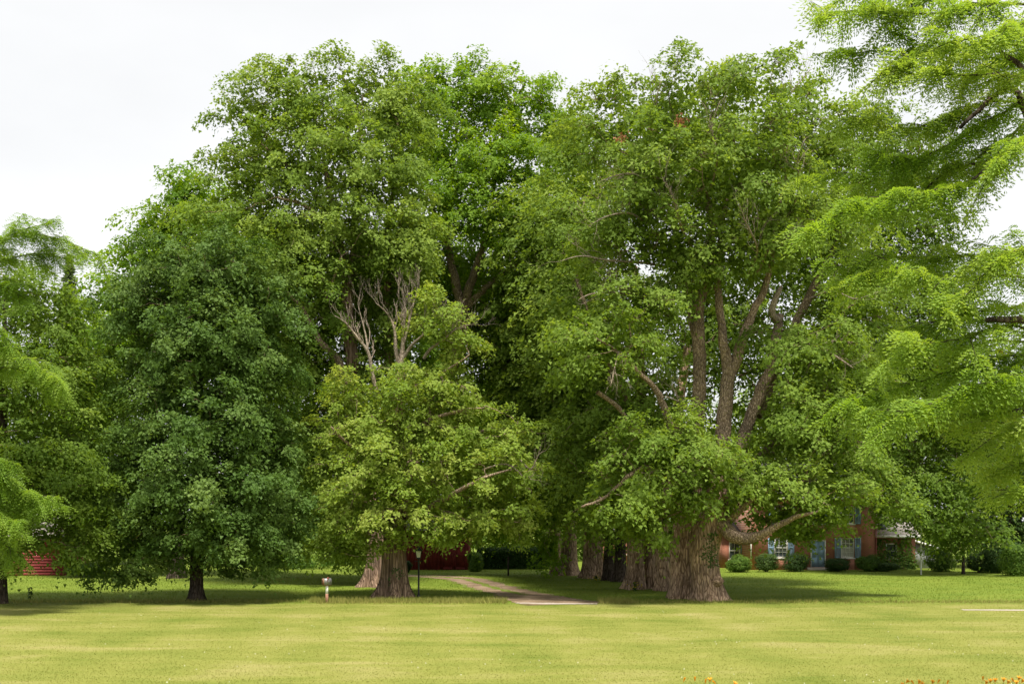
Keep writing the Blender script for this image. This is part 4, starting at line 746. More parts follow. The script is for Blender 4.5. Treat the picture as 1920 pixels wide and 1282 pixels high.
PL = [[(1990, 20, 0, .6), (1860, 12, 0), (1740, 40, 0), (1640, 20, 0), (1550, 32, 0)], [(1960, -40, .5, .6), (1840, -50, .6), (1720, -20, .6), (1610, -10, .6)], [(1990, 90, .4, .6), (1850, 85, .4), (1740, 100, .4), (1640, 95, .3), (1575, 105, .3)],
      [(1990, 160, -.3, .6), (1880, 140, -.4), (1790, 150, -.5), (1700, 130, -.5), (1650, 150, -.5)], [(1980, 200, .5, .6), (1870, 190, .5), (1790, 210, .5), (1700, 235, .5), (1600, 210, .4)],
      [(1950, 160, 0, .55), (1870, 215, 0), (1790, 265, 0), (1720, 300, -.1), (1640, 290, -.1), (1580, 200, -.1)][:5], [(1960, 200, .8, .55), (1860, 280, .8), (1760, 330, .8), (1660, 330, .8), (1580, 320, .8), (1512, 330, .7)],
      [(1900, 260, -.4, .5), (1820, 330, -.4), (1740, 350, -.5), (1640, 370, -.6), (1560, 400, -.6), (1508, 425, -.6)], [(1870, 300, .3, .5), (1780, 320, .3), (1690, 400, .2), (1600, 350, .2)],
      [(1990, 260, -.8, .55), (1930, 250, -.9), (1880, 300, -1), (1860, 340, -1)],
      [(1990, 500, .6, .6), (1880, 480, .6), (1760, 490, .5), (1650, 490, .5), (1552, 512, .4)], [(2000, 540, -.4, .6), (1880, 520, -.4), (1770, 530, -.5), (1680, 520, -.5), (1600, 530, -.6)],
      [(2000, 580, .8, .65), (1900, 575, .8), (1800, 590, .8), (1720, 620, .7), (1650, 660, .7)], [(1990, 640, -.6, .65), (1900, 610, -.7), (1800, 640, -.8), (1720, 650, -.9), (1660, 690, -.9)], [(2000, 680, .2, .65), (1900, 670, .2), (1800, 690, .2), (1700, 720, .1), (1600, 750, .1)],
      [(2000, 720, -1, .65), (1900, 710, -1.1), (1800, 730, -1.2), (1720, 760, -1.2), (1640, 780, -1.2)], [(2000, 760, .6, .65), (1910, 760, .6), (1830, 780, .6), (1750, 790, .5)], [(2000, 800, -.4, .6), (1920, 800, -.4), (1860, 820, -.4), (1800, 860, -.5)],
      [(2000, 620, 1.4, .6), (1920, 640, 1.4), (1860, 640, 1.4), (1790, 660, 1.4)], [(2010, 880, .2, .55), (1950, 870, .2), (1890, 880, .2), (1850, 900, .2)], [(2010, 930, -.4, .5), (1950, 920, -.4), (1890, 920, -.4), (1840, 935, -.4)], [(2010, 820, 1, .55), (1960, 830, 1), (1900, 840, 1)],
      [(2000, 60, -1, .6), (1920, 40, -1), (1840, 60, -1), (1780, 70, -1)], [(2000, 120, 1, .6), (1930, 110, 1), (1850, 130, 1), (1760, 180, 1)], [(2010, 700, 1.5, .6), (1930, 700, 1.5), (1840, 720, 1.5), (1760, 740, 1.5)], [(2000, 480, -1.2, .6), (1930, 470, -1.2), (1870, 500, -1.2), (1810, 560, -1.2)]]
locust('bright honey locust with feathery arching boughs beside the daylilies', (trx, D), D, ([(trx, D, -.06), (trx, D, 1.2), (trx - .1, D, 3.6), P(2230, 700, D), P(2200, 480, D), P(2150, 250, D)], [.24, .20, .19, .17, .13, .06]), LIMB, PL, 501, dens=.8, tm=.55,
       yellow=[(1778, 672, 18, 7, .4), (1875, 652, 20, 7, .35), (1838, 930, 6, 4, .5)])
D2 = 45.5; tl = GX(-330, D2)
LIMB2 = [[(-330, 800, 0, .16), (-230, 600, 0, .11), (-120, 480, 0, .06), (-20, 470, 0, .03)], [(-330, 860, 0, .14), (-220, 760, 0, .1), (-100, 700, 0, .05)], [(-330, 960, 0, .12), (-200, 900, 0, .08), (-90, 880, 0, .04)]]
PL2 = [[(-60, 480, 0, .6), (30, 440, 0), (110, 440, 0), (190, 470, 0)], [(-70, 520, .6, .6), (10, 490, .6), (80, 480, .6), (150, 500, .6)], [(-70, 460, -.5, .6), (0, 450, -.5), (60, 430, -.5), (95, 420, -.5)], [(-60, 560, 0, .6), (0, 540, 0), (50, 560, 0)],
       [(-80, 660, 0, .7), (-10, 640, 0), (50, 670, 0), (112, 715, 0)], [(-80, 700, .6, .7), (-10, 690, .6), (50, 700, .6), (90, 735, .6)], [(-80, 620, -.5, .6), (-20, 610, -.5), (20, 640, -.5)], [(-80, 870, 0, .7), (-10, 880, 0), (50, 920, 0), (118, 955, 0)],
       [(-80, 920, .5, .7), (-10, 910, .5), (40, 930, .5), (90, 940, .5)], [(-80, 960, -.5, .7), (-10, 960, -.5), (30, 990, -.5), (55, 1010, -.5)], [(-80, 860, -.6, .6), (-20, 855, -.6), (30, 870, -.6)], [(-80, 1000, .3, .6), (-20, 1000, .3), (20, 1030, .3)]]
locust('yellow green honey locust boughs reaching in before the layered maple', (tl, D2), D2, ([(tl, D2, -.06), (tl, D2, 2), (tl, D2, 4), P(-330, 800, D2), P(-310, 600, D2), P(-280, 450, D2)], [.28, .24, .22, .2, .14, .05]), LIMB2, PL2, 502, dens=.55, tm=.35, scale=1.5, yellow=[(52, 985, 5, 5, .4)])


# ------------------------------------------------------------------ shrubs and small plants
def shrub(label, px, py0, py1, wpx, d, leaf, seed, n=5200, size=.09, name='shrub', flatb=.25, depth=None, lumps=9, cat='shrub', group=None, tm=.5):
    rg = np.random.default_rng(seed); x = GX(px, d); top = P(px, py0, d)[2]; W = wpx * d / F / 2; Dp = depth or W * .9; z0 = .05; H = top - z0
    root = empty(name, (x, d, 0), label, cat, group)
    mb = MB()
    for i in range(7):
        a = rg.uniform(0, 6.28); e = np.array([x + math.cos(a) * W * .6, d + math.sin(a) * Dp * .6, z0 + H * rg.uniform(.55, .9)]); mb.tube([(x + .05 * math.cos(a), d + .05 * math.sin(a), -.04), (x * .4 + e[0] * .6, d * .4 + e[1] * .6, e[2] * .45), e], [.03, .02, .008], 5, False)
    tag(mb.build('stems', M['bark_dark'], root), kind='stuff')
    u = norm(rg.normal(size=(n, 3))); fr = rg.uniform(.62, 1.0, n)
    lc = norm(rg.normal(size=(lumps, 3))); lump = (np.maximum(0, (u[:, None] * lc[None]).sum(-1) - .72) / .28).max(1)
    fr = fr * (.80 + .34 * lump) * np.where(rg.random(n) < .03, rg.uniform(1.05, 1.22, n), 1); sgz = np.sign(u[:, 2]) * np.abs(u[:, 2]) ** .8
    c = np.stack([x + u[:, 0] * W * fr, d + u[:, 1] * Dp * fr, z0 + H * (.46 + .54 * sgz * fr)], -1); c[:, 2] = np.maximum(c[:, 2], .03)
    cm = MB(); leaf_quads(cm, c, u + np.array([0, 0, .5]) + rg.normal(0, .45, (n, 3)), size * rg.uniform(.7, 1.4, n), rg, .8, np.clip(rg.normal(tm, .18, n) + .12 * (lump - .5), 0, 1)); cm.build('foliage', M[leaf], root, tint=True)
    return root
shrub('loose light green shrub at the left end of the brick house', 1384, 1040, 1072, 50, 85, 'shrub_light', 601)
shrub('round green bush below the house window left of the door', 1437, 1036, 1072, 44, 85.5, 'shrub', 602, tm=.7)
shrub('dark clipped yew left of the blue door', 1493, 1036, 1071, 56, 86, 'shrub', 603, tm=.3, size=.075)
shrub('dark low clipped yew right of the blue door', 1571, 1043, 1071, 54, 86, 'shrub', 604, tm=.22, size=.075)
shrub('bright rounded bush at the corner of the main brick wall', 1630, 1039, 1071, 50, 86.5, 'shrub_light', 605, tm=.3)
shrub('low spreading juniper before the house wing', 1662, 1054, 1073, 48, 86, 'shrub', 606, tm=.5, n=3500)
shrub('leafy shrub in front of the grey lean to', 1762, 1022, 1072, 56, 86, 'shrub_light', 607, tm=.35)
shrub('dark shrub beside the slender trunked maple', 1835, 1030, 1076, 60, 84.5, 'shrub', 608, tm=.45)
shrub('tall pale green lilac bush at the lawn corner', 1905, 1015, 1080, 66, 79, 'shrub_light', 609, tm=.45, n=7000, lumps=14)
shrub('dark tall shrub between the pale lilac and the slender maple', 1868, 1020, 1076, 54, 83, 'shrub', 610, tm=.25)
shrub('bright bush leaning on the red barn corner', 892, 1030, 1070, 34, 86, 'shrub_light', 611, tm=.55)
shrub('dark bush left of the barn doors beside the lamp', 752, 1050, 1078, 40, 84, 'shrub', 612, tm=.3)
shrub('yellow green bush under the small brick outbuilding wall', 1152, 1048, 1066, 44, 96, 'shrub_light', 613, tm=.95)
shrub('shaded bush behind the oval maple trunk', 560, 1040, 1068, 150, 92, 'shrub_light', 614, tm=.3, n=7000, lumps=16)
shrub('shaded bush between two rows of far trees', 430, 1040, 1068, 150, 95, 'shrub', 615, tm=.5, n=7000, lumps=16)
shrub('low bush beside the red shed wall', 165, 1055, 1084, 80, 78, 'shrub_light', 616, tm=.3, n=6000, lumps=12)
shrub('bush behind the fluted fused trunks', 1290, 1030, 1066, 110, 92, 'shrub', 617, tm=.6, n=6500, lumps=14)
# clipped dark hedge at the end of the drive
rg = np.random.default_rng(640); hx0, hx1, hd = GX(895, 91), GX(1045, 91), 91.0
root = empty('hedge', ((hx0 + hx1) / 2, hd, 0), 'long dark hedge closing the end of the drive', 'hedge')
n = 14000; c = np.stack([rg.uniform(hx0, hx1, n), hd + rg.uniform(-.7, .7, n), rg.uniform(0.03, 1.5, n)], -1); k = rg.random(n) < .45; c[k, 1] = hd - .7 + rg.normal(0, .07, k.sum()); c[~k, 2] = 1.5 + rg.normal(0, .10, (~k).sum())
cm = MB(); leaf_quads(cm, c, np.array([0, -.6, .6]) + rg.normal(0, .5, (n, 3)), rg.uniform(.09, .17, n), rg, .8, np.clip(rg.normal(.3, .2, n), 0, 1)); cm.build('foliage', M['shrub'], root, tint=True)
mb = MB(); mb.box(hx0 + .1, hx1 - .1, hd - .55, hd + .55, -.03, 1.35); mb.build('branch_core', M['bark_dark'], root)

def weed(label, px, d, h, seed, flower=None, group=None):
    rg = np.random.default_rng(seed); x = GX(px, d); root = empty('weed_plant', (x, d, 0), label, 'plant', group); mb = MB(); cm = MB()
    n = 40; mb.tube([(x, d, -.03), (x + .03, d, h * .5), (x, d, h)], [.012, .01, .004], 5); mb.build('stem', M['stem'], root)
    zz = rg.uniform(.1, 1, n) * h; a = rg.uniform(0, 6.28, n); c = np.stack([x + np.cos(a) * .09, d + np.sin(a) * .09, zz], -1)
    leaf_quads(cm, c, np.stack([np.cos(a), np.sin(a), np.full(n, 1.)], -1), rg.uniform(.1, .2, n), rg, .5, rg.random(n), along=np.stack([np.cos(a), np.sin(a), np.full(n, .1)], -1)); cm.build('leaves', M['shrub'], root, tint=True)
    if flower:
        fm = MB(); c = np.stack([x + rg.normal(0, .2, 30), d + rg.normal(0, .2, 30), rg.uniform(.25, 1, 30) * h], -1); leaf_quads(fm, c, rg.normal(0, .4, (30, 3)) + np.array([0, -.5, .6]), rg.uniform(.06, .1, 30), rg, .9, rg.random(30)); tag(fm.build('flowers', M['locust_yellow'], root, tint=True), kind='stuff')
weed('small dark weed standing alone in the sunny grass', 57, 55.5, .55, 701)
weed('yellow flowering weed at the foot of the fluted fused trunks', 1190, 62, .5, 702, True)
weed('small yellow weed on the grass before the broad ribbed trunk', 1117, 72, .35, 703, True)
# low branch sweeping out of the oval maple
rg = np.random.default_rng(720)

def daylily(label, px, d, heads, seed, group):
    rg = np.random.default_rng(seed); x = GX(px, d); root = empty('daylily_plant', (x, d, 0), label, 'flower', group)
    lf = MB()
    for i in range(26):
        a = rg.uniform(0, 6.28); ln = rg.uniform(.5, .78); o = rg.uniform(.02, .12); k = 6; t_ = np.linspace(0, 1, k)
        q = np.stack([x + math.cos(a) * (o + .38 * t_ ** 1.6 * ln), d + math.sin(a) * (o + .38 * t_ ** 1.6 * ln), -.02 + ln * (t_ - .28 * t_ ** 2.5)], -1); sd = np.array([-math.sin(a), math.cos(a), 0]) * .012
        ww = np.linspace(1, .1, k)[:, None]; v = np.stack([q - sd * ww, q + sd * ww], 1).reshape(-1, 3); lf.add(v, [(2 * j, 2 * j + 1, 2 * j + 3, 2 * j + 2) for j in range(k - 1)], rg.random())
    lf.build('leaves', M['shrub_light'], root, tint=True)
    for (hpx, hpy, bud) in heads:
        top = P(hpx, hpy, d + rg.normal(0, .12)); top[0] = GX(hpx, top[1]); s = MB(); s.tube([(x + rg.normal(0, .05), d, -.02), (.4 * x + .6 * top[0], .4 * d + .6 * top[1], top[2] * .6), top - np.array([0, 0, .05])], [.006, .005, .004], 5); st = s.build('stem', M['stem'], root)
        b = MB(); ax = norm(np.array([rg.normal(0, .4), -.25, 1.0])); e1 = norm(np.cross(ax, [0, 1, 0.2])); e2 = np.cross(ax, e1)
        for j in range(6):
            a = j * math.pi / 3 + rg.normal(0, .1); rd = e1 * math.cos(a) + e2 * math.sin(a); td = np.cross(ax, rd); op = .12 if bud else .75
            base = top - ax * .05; t_ = np.linspace(0, 1, 5); ww = np.array([.004, .012, .017, .014, .003]) * (1.0 if not bud else .7)
            q = base + ax * (.095 * (t_ - .22 * op * t_ ** 3))[:, None] + rd * (.012 * t_ + .055 * op * t_ ** 2)[:, None]
            v = np.stack([q - td * ww[:, None], q + td * ww[:, None]], 1).reshape(-1, 3); b.add(v, [(2 * i, 2 * i + 1, 2 * i + 3, 2 * i + 2) for i in range(4)])
        o = b.build('bud' if bud else 'bloom', M['petal'], root, smooth=True)
G = 'daylilies at the near edge of the lawn'
daylily('daylily with mostly closed buds standing apart from the others', 1312, 21, [(1283, 1273, 1), (1303, 1272, 1), (1331, 1273, 0), (1323, 1276, 1), (1339, 1278, 1)], 801, G)
daylily('single budded small daylily next to the mostly closed one', 1378, 21, [(1378, 1280, 0)], 802, G)
daylily('dense orange daylily clump left of the two bud stalks', 1712, 21, [(1692, 1282, 0), (1702, 1276, 0), (1711, 1278, 1), (1724, 1277, 0), (1729, 1281, 0)], 803, G)
daylily('daylily with two separate tall buds between fuller clumps', 1757, 21, [(1749, 1277, 0), (1760, 1276, 1), (1777, 1278, 1)], 804, G)
daylily('orange daylily clump with a tall bud on its edge', 1853, 20.8, [(1843, 1271, 1), (1857, 1275, 0), (1866, 1274, 0), (1850, 1278, 0)], 805, G)
daylily('fullest daylily clump with several open orange blooms', 1890, 20.8, [(1882, 1273, 0), (1891, 1277, 0), (1899, 1274, 1), (1906, 1278, 0)], 806, G)
daylily('daylily with the tallest open blooms under the locust', 1925, 20.8, [(1911, 1270, 0), (1918, 1275, 0), (1924, 1272, 0)], 807, G)

# ------------------------------------------------------------------ lamp post, mailbox, posts
x, d = GX(785, 57.3), 57.3
root = empty('lamp_post', (x, d, 0), 'black lantern lamp post with frosted panes beside the bleached top maple', 'lamp')
C0 = (x, d, 0)
m = MB(); m.lathe([(.09, -.05), (.09, .06), (.06, .1), (.045, .14), (.042, 1.86), (.055, 1.88), (.055, 1.93), (.0, 1.93)], 14, C0); m.build('post', M['black'], root, True)
m = MB(); m.tube([(x - .16, d, 1.78), (x + .16, d, 1.78)], [.014, .014], 8); m.lathe([(0, 1.755), (.022, 1.76), (.022, 1.80), (0, 1.805)], 8, (x - .16, d, 0)); m.lathe([(0, 1.755), (.022, 1.76), (.022, 1.80), (0, 1.805)], 8, (x + .16, d, 0)); m.build('ladder_bar', M['black'], root)
lan = MB(); lan.lathe([(.05, 1.90), (.13, 1.93), (.13, 1.95), (0, 1.95)], 4, C0)
for sx in (-1, 1):
    for sy in (-1, 1): lan.tube([(x + sx * .085, d + sy * .085, 1.94), (x + sx * .15, d + sy * .15, 2.30)], [.012, .012], 4)
for z, q in ((1.95, .09), (2.30, .155)):
    lan.box(x - q, x + q, d - q - .008, d - q + .010, z - .012, z + .012); lan.box(x - q, x + q, d + q - .010, d + q + .008, z - .013, z + .011); lan.box(x - q - .008, x - q + .01, d - q, d + q, z - .011, z + .013); lan.box(x + q - .01, x + q + .008, d - q, d + q, z - .0125, z + .0115)
lo = lan.build('lantern_frame', M['black'], root)
for i, (sx, sy) in enumerate(((0, -1), (0, 1), (-1, 0), (1, 0))):
    g = MB()
    def pt(u, z, q): return (x + (u * q if sx == 0 else sx * q), d + (sy * q if sx == 0 else u * q), z)
    g.add([pt(-1, 1.965, .082), pt(1, 1.965, .082), pt(1, 2.285, .143), pt(-1, 2.285, .143)], [(0, 1, 2, 3)]); g.build('pane', M['lampglass'], lo)
m = MB(); th4 = np.pi / 4; m.tube([(x, d, 2.31), (x, d, 2.33), (x, d, 2.40), (x, d, 2.50), (x, d, 2.53)], [.255, .255, .16, .06, .05], 4, True, rot=th4)
m.lathe([(.05, 2.51), (.03, 2.55), (.028, 2.56), (.04, 2.58), (.022, 2.61), (.008, 2.65), (0, 2.66)], 10, C0); m.build('cap', M['black'], root)
m = MB(); m.lathe([(0, 1.99), (.03, 2.0), (.035, 2.06), (.03, 2.12), (0, 2.14)], 10, C0); m.build('bulb', M['white'], root, True)

x, d = GX(613, 52.7), 52.7
root = empty('mailbox', (x, d, 0), 'old mailbox with a rusty door on a half white wooden post', 'mailbox')
m = MB(); m.box(x - .06, x + .06, d - .055, d + .055, -.1, .42); m.build('post_foot', M['wood_post'], root)
m = MB(); m.box(x - .0575, x + .0575, d - .0525, d + .0525, .42, .83); m.build('post_top', M['white'], root)['label'] = 'white painted upper half of the post'
ca, sa = math.cos(.62), math.sin(.62)
def rotp(mb_):
    v = mb_.v; mb_.v = [np.stack([x + (q[:, 0] - x) * ca - (q[:, 1] - d) * sa, d + (q[:, 0] - x) * sa + (q[:, 1] - d) * ca, q[:, 2]], -1) for q in v]; return mb_
prof = [(d - .12, .84), (d + .12, .84)] + [(d + .12 * math.cos(a), 1.03 + .12 * math.sin(a)) for a in np.linspace(0, math.pi, 9)]
m = MB(); m.prism(prof, 'x', x - .19, x + .19); bo = rotp(m).build('box', M['galv'], root)
m = MB(); m.prism([(u, v) if v > .85 else (u * 1.0, v + .005) for u, v in prof], 'x', x - .212, x - .191); dr = rotp(m).build('door', M['rust'], root)
m = MB(); m.box(x - .225, x - .212, d - .02, d + .02, 1.06, 1.09); rotp(m).build('handle', M['galv'], dr)
m = MB(); m.box(x - .05, x - .03, d - .135, d - .121, .98, 1.16); m.box(x - .05, x + .04, d - .136, d - .122, 1.12, 1.19); rotp(m).build('flag', M['pipe'], root)
m = MB(); m.box(x - .16, x + .16, d - .1, d + .1, .81, .84); rotp(m).build('bracket', M['wood_post'], root)

x, d = GX(953, 79.5), 79.5
root = empty('wooden_post', (x, d, 0), 'thin dark post standing in the grass before the hedge', 'post')
m = MB(); m.box(x - .06, x + .06, d - .06, d + .06, -.1, 1.30); m.build('shaft', M['dark_post'], root)
m = MB(); m.prism([(x - .07, 1.30), (x + .07, 1.30), (x, 1.38)], 'y', d - .07, d + .07); m.build('post_cap', M['dark_post'], root)
x, d = GX(1727, 80.8), 80.8
root = empty('flagpole', (x, d, 0), 'thin white pole standing on the lawn before the house wing', 'pole')
m = MB(); m.tube([(x, d, -.1), (x, d, 3), (x, d, 5.5)], [.05, .045, .035], 10); m.build('shaft', M['pole'], root, True)
m = MB(); m.lathe([(0, 5.48), (.06, 5.52), (.07, 5.57), (.05, 5.62), (0, 5.65)], 10, (x, d, 0)); m.build('ball_finial', M['pole'], root, True)
m = MB(); m.box(x - .01, x + .01, d - .085, d - .05, 1.1, 1.2); m.build('cleat', M['galv'], root)

# ------------------------------------------------------------------ brick house
def wall_open(mb, x0, x1, z0, z1, y0, y1, holes):
    """wall slab with real openings"""
    xs = sorted({x0, x1, *[h[0] for h in holes], *[h[1] for h in holes]})
    for a, b in zip(xs[:-1], xs[1:]):
        hs = sorted([(h[2], h[3]) for h in holes if h[0] < (a + b) / 2 < h[1]]); z = z0
        for (h0, h1) in hs:
            if h0 > z: mb.box(a, b, y0, y1, z, h0)
            z = h1
        if z < z1: mb.box(a, b, y0, y1, z, z1)
def window(root, x0, x1, z0, z1, y, nx=3, nz=4, fw=.08, curtain=False):
    f = MB(); f.box(x0 + .002, x0 + fw, y - .02, y + .1, z0, z1); f.box(x1 - fw, x1 - .002, y - .02, y + .1, z0, z1); f.box(x0 + fw, x1 - fw, y - .019, y + .1, z1 - fw, z1 - .002); f.box(x0 + fw, x1 - fw, y - .019, y + .1, z0 + .002, z0 + fw)
    zm = (z0 + z1) / 2; f.box(x0 + fw, x1 - fw, y - .005, y + .09, zm - .03, zm + .03)
    fo = f.build('window', M['white'], root)
    s = MB(); s.box(x0 - .08, x1 + .08, y - .09, y + .02, z0 - .09, z0 - .002); s.build('sill', M['white'], fo)
    cw = (x1 - x0 - 2 * fw) / nx; ch = (z1 - z0 - 2 * fw) / nz; mu = MB()
    for i in range(1, nx): mu.box(x0 + fw + i * cw - .012, x0 + fw + i * cw + .012, y + .02, y + .05, z0 + fw, z1 - fw)
    for j in range(1, nz):
        if abs(z0 + fw + j * ch - zm) > .05: mu.box(x0 + fw, x1 - fw, y + .022, y + .052, z0 + fw + j * ch - .012, z0 + fw + j * ch + .012)
    if mu.n: tag(mu.build('glazing_bars', M['white'], fo), kind='stuff')
    for i in range(nx):
        for j in range(nz):
            g = MB(); a, b = x0 + fw + i * cw, z0 + fw + j * ch; g.add([(a, y + .06, b), (a + cw, y + .06, b), (a + cw, y + .06, b + ch), (a, y + .06, b + ch)], [(0, 1, 2, 3)]); g.build('pane', M['curtain' if (curtain and j < nz * .5) else 'glass'], fo)
    return fo
def shutter(root, x0, x1, z0, z1, y):
    f = MB(); f.box(x0, x0 + .06, y - .05, y - .003, z0, z1); f.box(x1 - .06, x1, y - .05, y - .003, z0, z1)
    for a, b in ((z0, z0 + .1), ((z0 + z1) / 2 - .05, (z0 + z1) / 2 + .05), (z1 - .08, z1)): f.box(x0 + .06, x1 - .06, y - .048, y - .003, a, b)
    k = int((z1 - z0) / .075)
    for i in range(k):
        z = z0 + .1 + (z1 - z0 - .2) * (i + .5) / k; f.box(x0 + .06, x1 - .06, y - .035, y - .004, z - .022, z + .022)
    return f.build('shutter', M['blue'], root)
HD = 89.0; S = HD / F
def hx(px): return GX(px, HD)
X0, X1, EZ = hx(1409), hx(1641), 5.7
house = empty('brick_house', ((X0 + X1) / 2, HD, 0), 'red brick two storey house with blue shutters and a blue double door', 'house')
WIN = [(hx(1452), hx(1477), .95, 2.5), (hx(1577), hx(1602), .95, 2.5), (hx(1452), hx(1477), 3.6, 5.0), (hx(1521), hx(1546), 3.6, 5.0), (hx(1577), hx(1602), 3.6, 5.0)]
DOOR = (hx(1520), hx(1548), .22, 2.32)
m = MB(); wall_open(m, X0, X1, -.05, EZ, HD, HD + .3, WIN + [DOOR]); m.box(X0, X0 + .3, HD + .3, HD + 8, -.05, EZ); m.box(X1 - .3, X1, HD + .3, HD + 8, -.05, EZ); m.box(X0 + .3, X1 - .3, HD + 7.7, HD + 8, -.05, EZ)
m.box(X0 + .3, X1 - .3, HD + 1.6, HD + 1.7, -.05, EZ)
m.build('wall', M['brick'], house)
for xa, xb in ((X0, X0 + .3), (X1 - .3, X1)):
    m = MB(); m.prism([(HD + .002, EZ), (HD + 7.998, EZ), (HD + 4, EZ + 2.6)], 'x', xa + .002, xb - .002); m.build('gable', M['brick'], house)
for i, wn in enumerate(WIN):
    window(house, *wn, HD + .06, curtain=(i == 1))
    shutter(house, wn[0] - .5, wn[0] - .03, wn[2] - .02, wn[3] + .02, HD); shutter(house, wn[1] + .03, wn[1] + .5, wn[2] - .02, wn[3] + .02, HD)
dm = (DOOR[0] + DOOR[1]) / 2
m = MB(); m.box(DOOR[0] + .001, DOOR[0] + .06, HD - .02, HD + .12, .22, 2.31); m.box(DOOR[1] - .06, DOOR[1] - .001, HD - .02, HD + .12, .22, 2.31); m.box(DOOR[0] + .06, DOOR[1] - .06, HD - .019, HD + .12, 2.25, 2.318); m.build('door_frame', M['white'], house)
for a, b in ((DOOR[0] + .06, dm - .006), (dm + .006, DOOR[1] - .06)):
    m = MB(); m.box(a, b, HD + .05, HD + .09, .23, 2.245)
    for z0_, z1_ in ((.33, .95), (1.05, 1.65), (1.75, 2.15)): m.box(a + .08, b - .08, HD + .035, HD + .05, z0_, z1_)
    dl = m.build('door', M['blue'], house); h_ = MB(); h_.lathe([(0, 1.17), (.03, 1.18), (.03, 1.22), (0, 1.23)], 8, ((dm - .07) if b < dm else (dm + .07), HD + .02, 0)); h_.build('handle', M['galv'], dl)
for i in range(2):
    m = MB(); m.box(DOOR[0] - .3 + .0 * i, DOOR[1] + .3, HD - .7 + .35 * i, HD - .002 - .0 * i if i else HD - .36, -.03, .11 + .1 * i); m.build('step', M['concrete'], house)
rf = MB(); rf.prism([(HD - .45, EZ - .12), (HD - .45, EZ + .02), (HD + 4, EZ + 2.85), (HD + 4, EZ + 2.68)], 'x', X0 - .3, X1 + .3); rf.prism([(HD + 4.0, EZ + 2.68), (HD + 4.0, EZ + 2.85), (HD + 8.45, EZ + .02), (HD + 8.45, EZ - .12)], 'x', X0 - .299, X1 + .299); rfo = rf.build('roof', M['roof_dark'], house)
m = MB(); m.box(X1 - 1.2, X1 - .35, HD + 3.6, HD + 4.4, EZ + 2, EZ + 3.8); m.build('chimney', M['brick'], rfo)
m = MB(); m.box(X0 - .3, X1 + .3, HD - .52, HD - .452, EZ - .2, EZ - .02); m.build('fascia', M['white'], rfo)
m = MB(); m.tube([(X1 + .06, HD - .02, .1), (X1 + .06, HD - .02, EZ - .1)], [.045, .045], 8); m.build('downspout', M['pipe'], house, True)
m = MB(); m.box(X0 - .06, X0 - .002, HD - .03, HD + .1, .85, 2.7); m.build('corner_trim', M['white'], house)
# right wing with dormer
WY = 90.2; WX1 = GX(1722, WY); we = 2.62
wn = (GX(1661, WY), GX(1682, WY), .85, 2.05)
m = MB(); wall_open(m, X1 + .002, WX1 - .25, -.05, we, WY, WY + .25, [wn]); m.box(WX1 - .5, WX1 - .25, WY + .25, WY + 5.8, -.05, we); m.box(X1 + .002, WX1 - .25, WY + 1.6, WY + 1.7, -.05, we); wg = m.build('wing_wall', M['brick'], house)
window(house, *wn, WY + .05, nx=1, nz=2)
m = MB(); m.prism([(WY - .35, we - .02), (WY - .35, we + .10), (WY + 3.0, we + 1.75), (WY + 3.0, we + 1.6)], 'x', X1 + .003, WX1); m.prism([(WY + 3.0, we + 1.6), (WY + 3.0, we + 1.75), (WY + 6.1, we + .1), (WY + 6.1, we - .02)], 'x', X1 + .004, WX1 - .001); wr = m.build('wing_roof', M['roof'], house)
m = MB(); m.box(X1 + .12, WX1 + .01, WY - .42, WY - .352, we - .12, we + .08); m.build('fascia', M['white'], wr)
dx0, dx1 = GX(1643, WY + .6), GX(1664, WY + .6)
m = MB(); m.box(dx0, dx1, WY + .5, WY + 2.5, we + .3, we + 1.25); do_ = m.build('dormer', M['white'], house)
m = MB(); m.prism([(dx0 - .12, we + 1.252), (dx1 + .12, we + 1.252), ((dx0 + dx1) / 2, we + 1.62)], 'y', WY + .35, WY + 2.6); m.build('dormer_roof', M['roof'], do_)
m = MB(); m.box(dx0 + .12, dx1 - .12, WY + .485, WY + .498, we + .45, we + 1.12); m.build('dormer_pane', M['glass'], do_)
# lean to at the end of the wing
lx0, lx1 = WX1 - .24, GX(1752, 92)
m = MB(); m.prism([(lx0, -.05), (lx1, -.05), (lx1, 1.75), (lx0, 2.3)], 'y', 92, 95); lw = m.build('lean_to', M['grey_wall'], house)
m = MB(); m.prism([(lx0, 2.31), (lx1 + .35, 1.58), (lx1 + .35, 1.68), (lx0, 2.43)], 'y', 91.75, 95.2); m.build('lean_to_roof', M['roof'], lw)
m = MB(); m.prism([(lx0, 2.26), (lx1 + .36, 1.50), (lx1 + .36, 1.70), (lx0, 2.45)], 'y', 91.69, 91.748); m.build('fascia', M['white'], lw)
# left wing, set back
lx0, lx1 = GX(1352, 93), X0 - .002
m = MB(); wn = (GX(1366, 93), GX(1387, 93), .7, 2.1); wall_open(m, lx0, lx1, -.05, 2.7, 92.8, 93.05, [wn]); m.box(lx0, lx0 + .25, 93.05, 96.8, -.05, 2.7); m.box(lx0 + .25, lx1, 94.2, 94.3, -.05, 2.7); m.build('wing_wall', M['brick'], house)
window(house, *wn, 92.86, nx=2, nz=2)
shutter(house, wn[1] + .03, wn[1] + .5, .7, 2.1, 92.8)
m = MB(); m.prism([(92.4, 2.72), (92.4, 2.82), (96.9, 3.9), (96.9, 3.75)], 'x', lx0 - .2, lx1); m.build('wing_roof', M['roof_dark'], house)
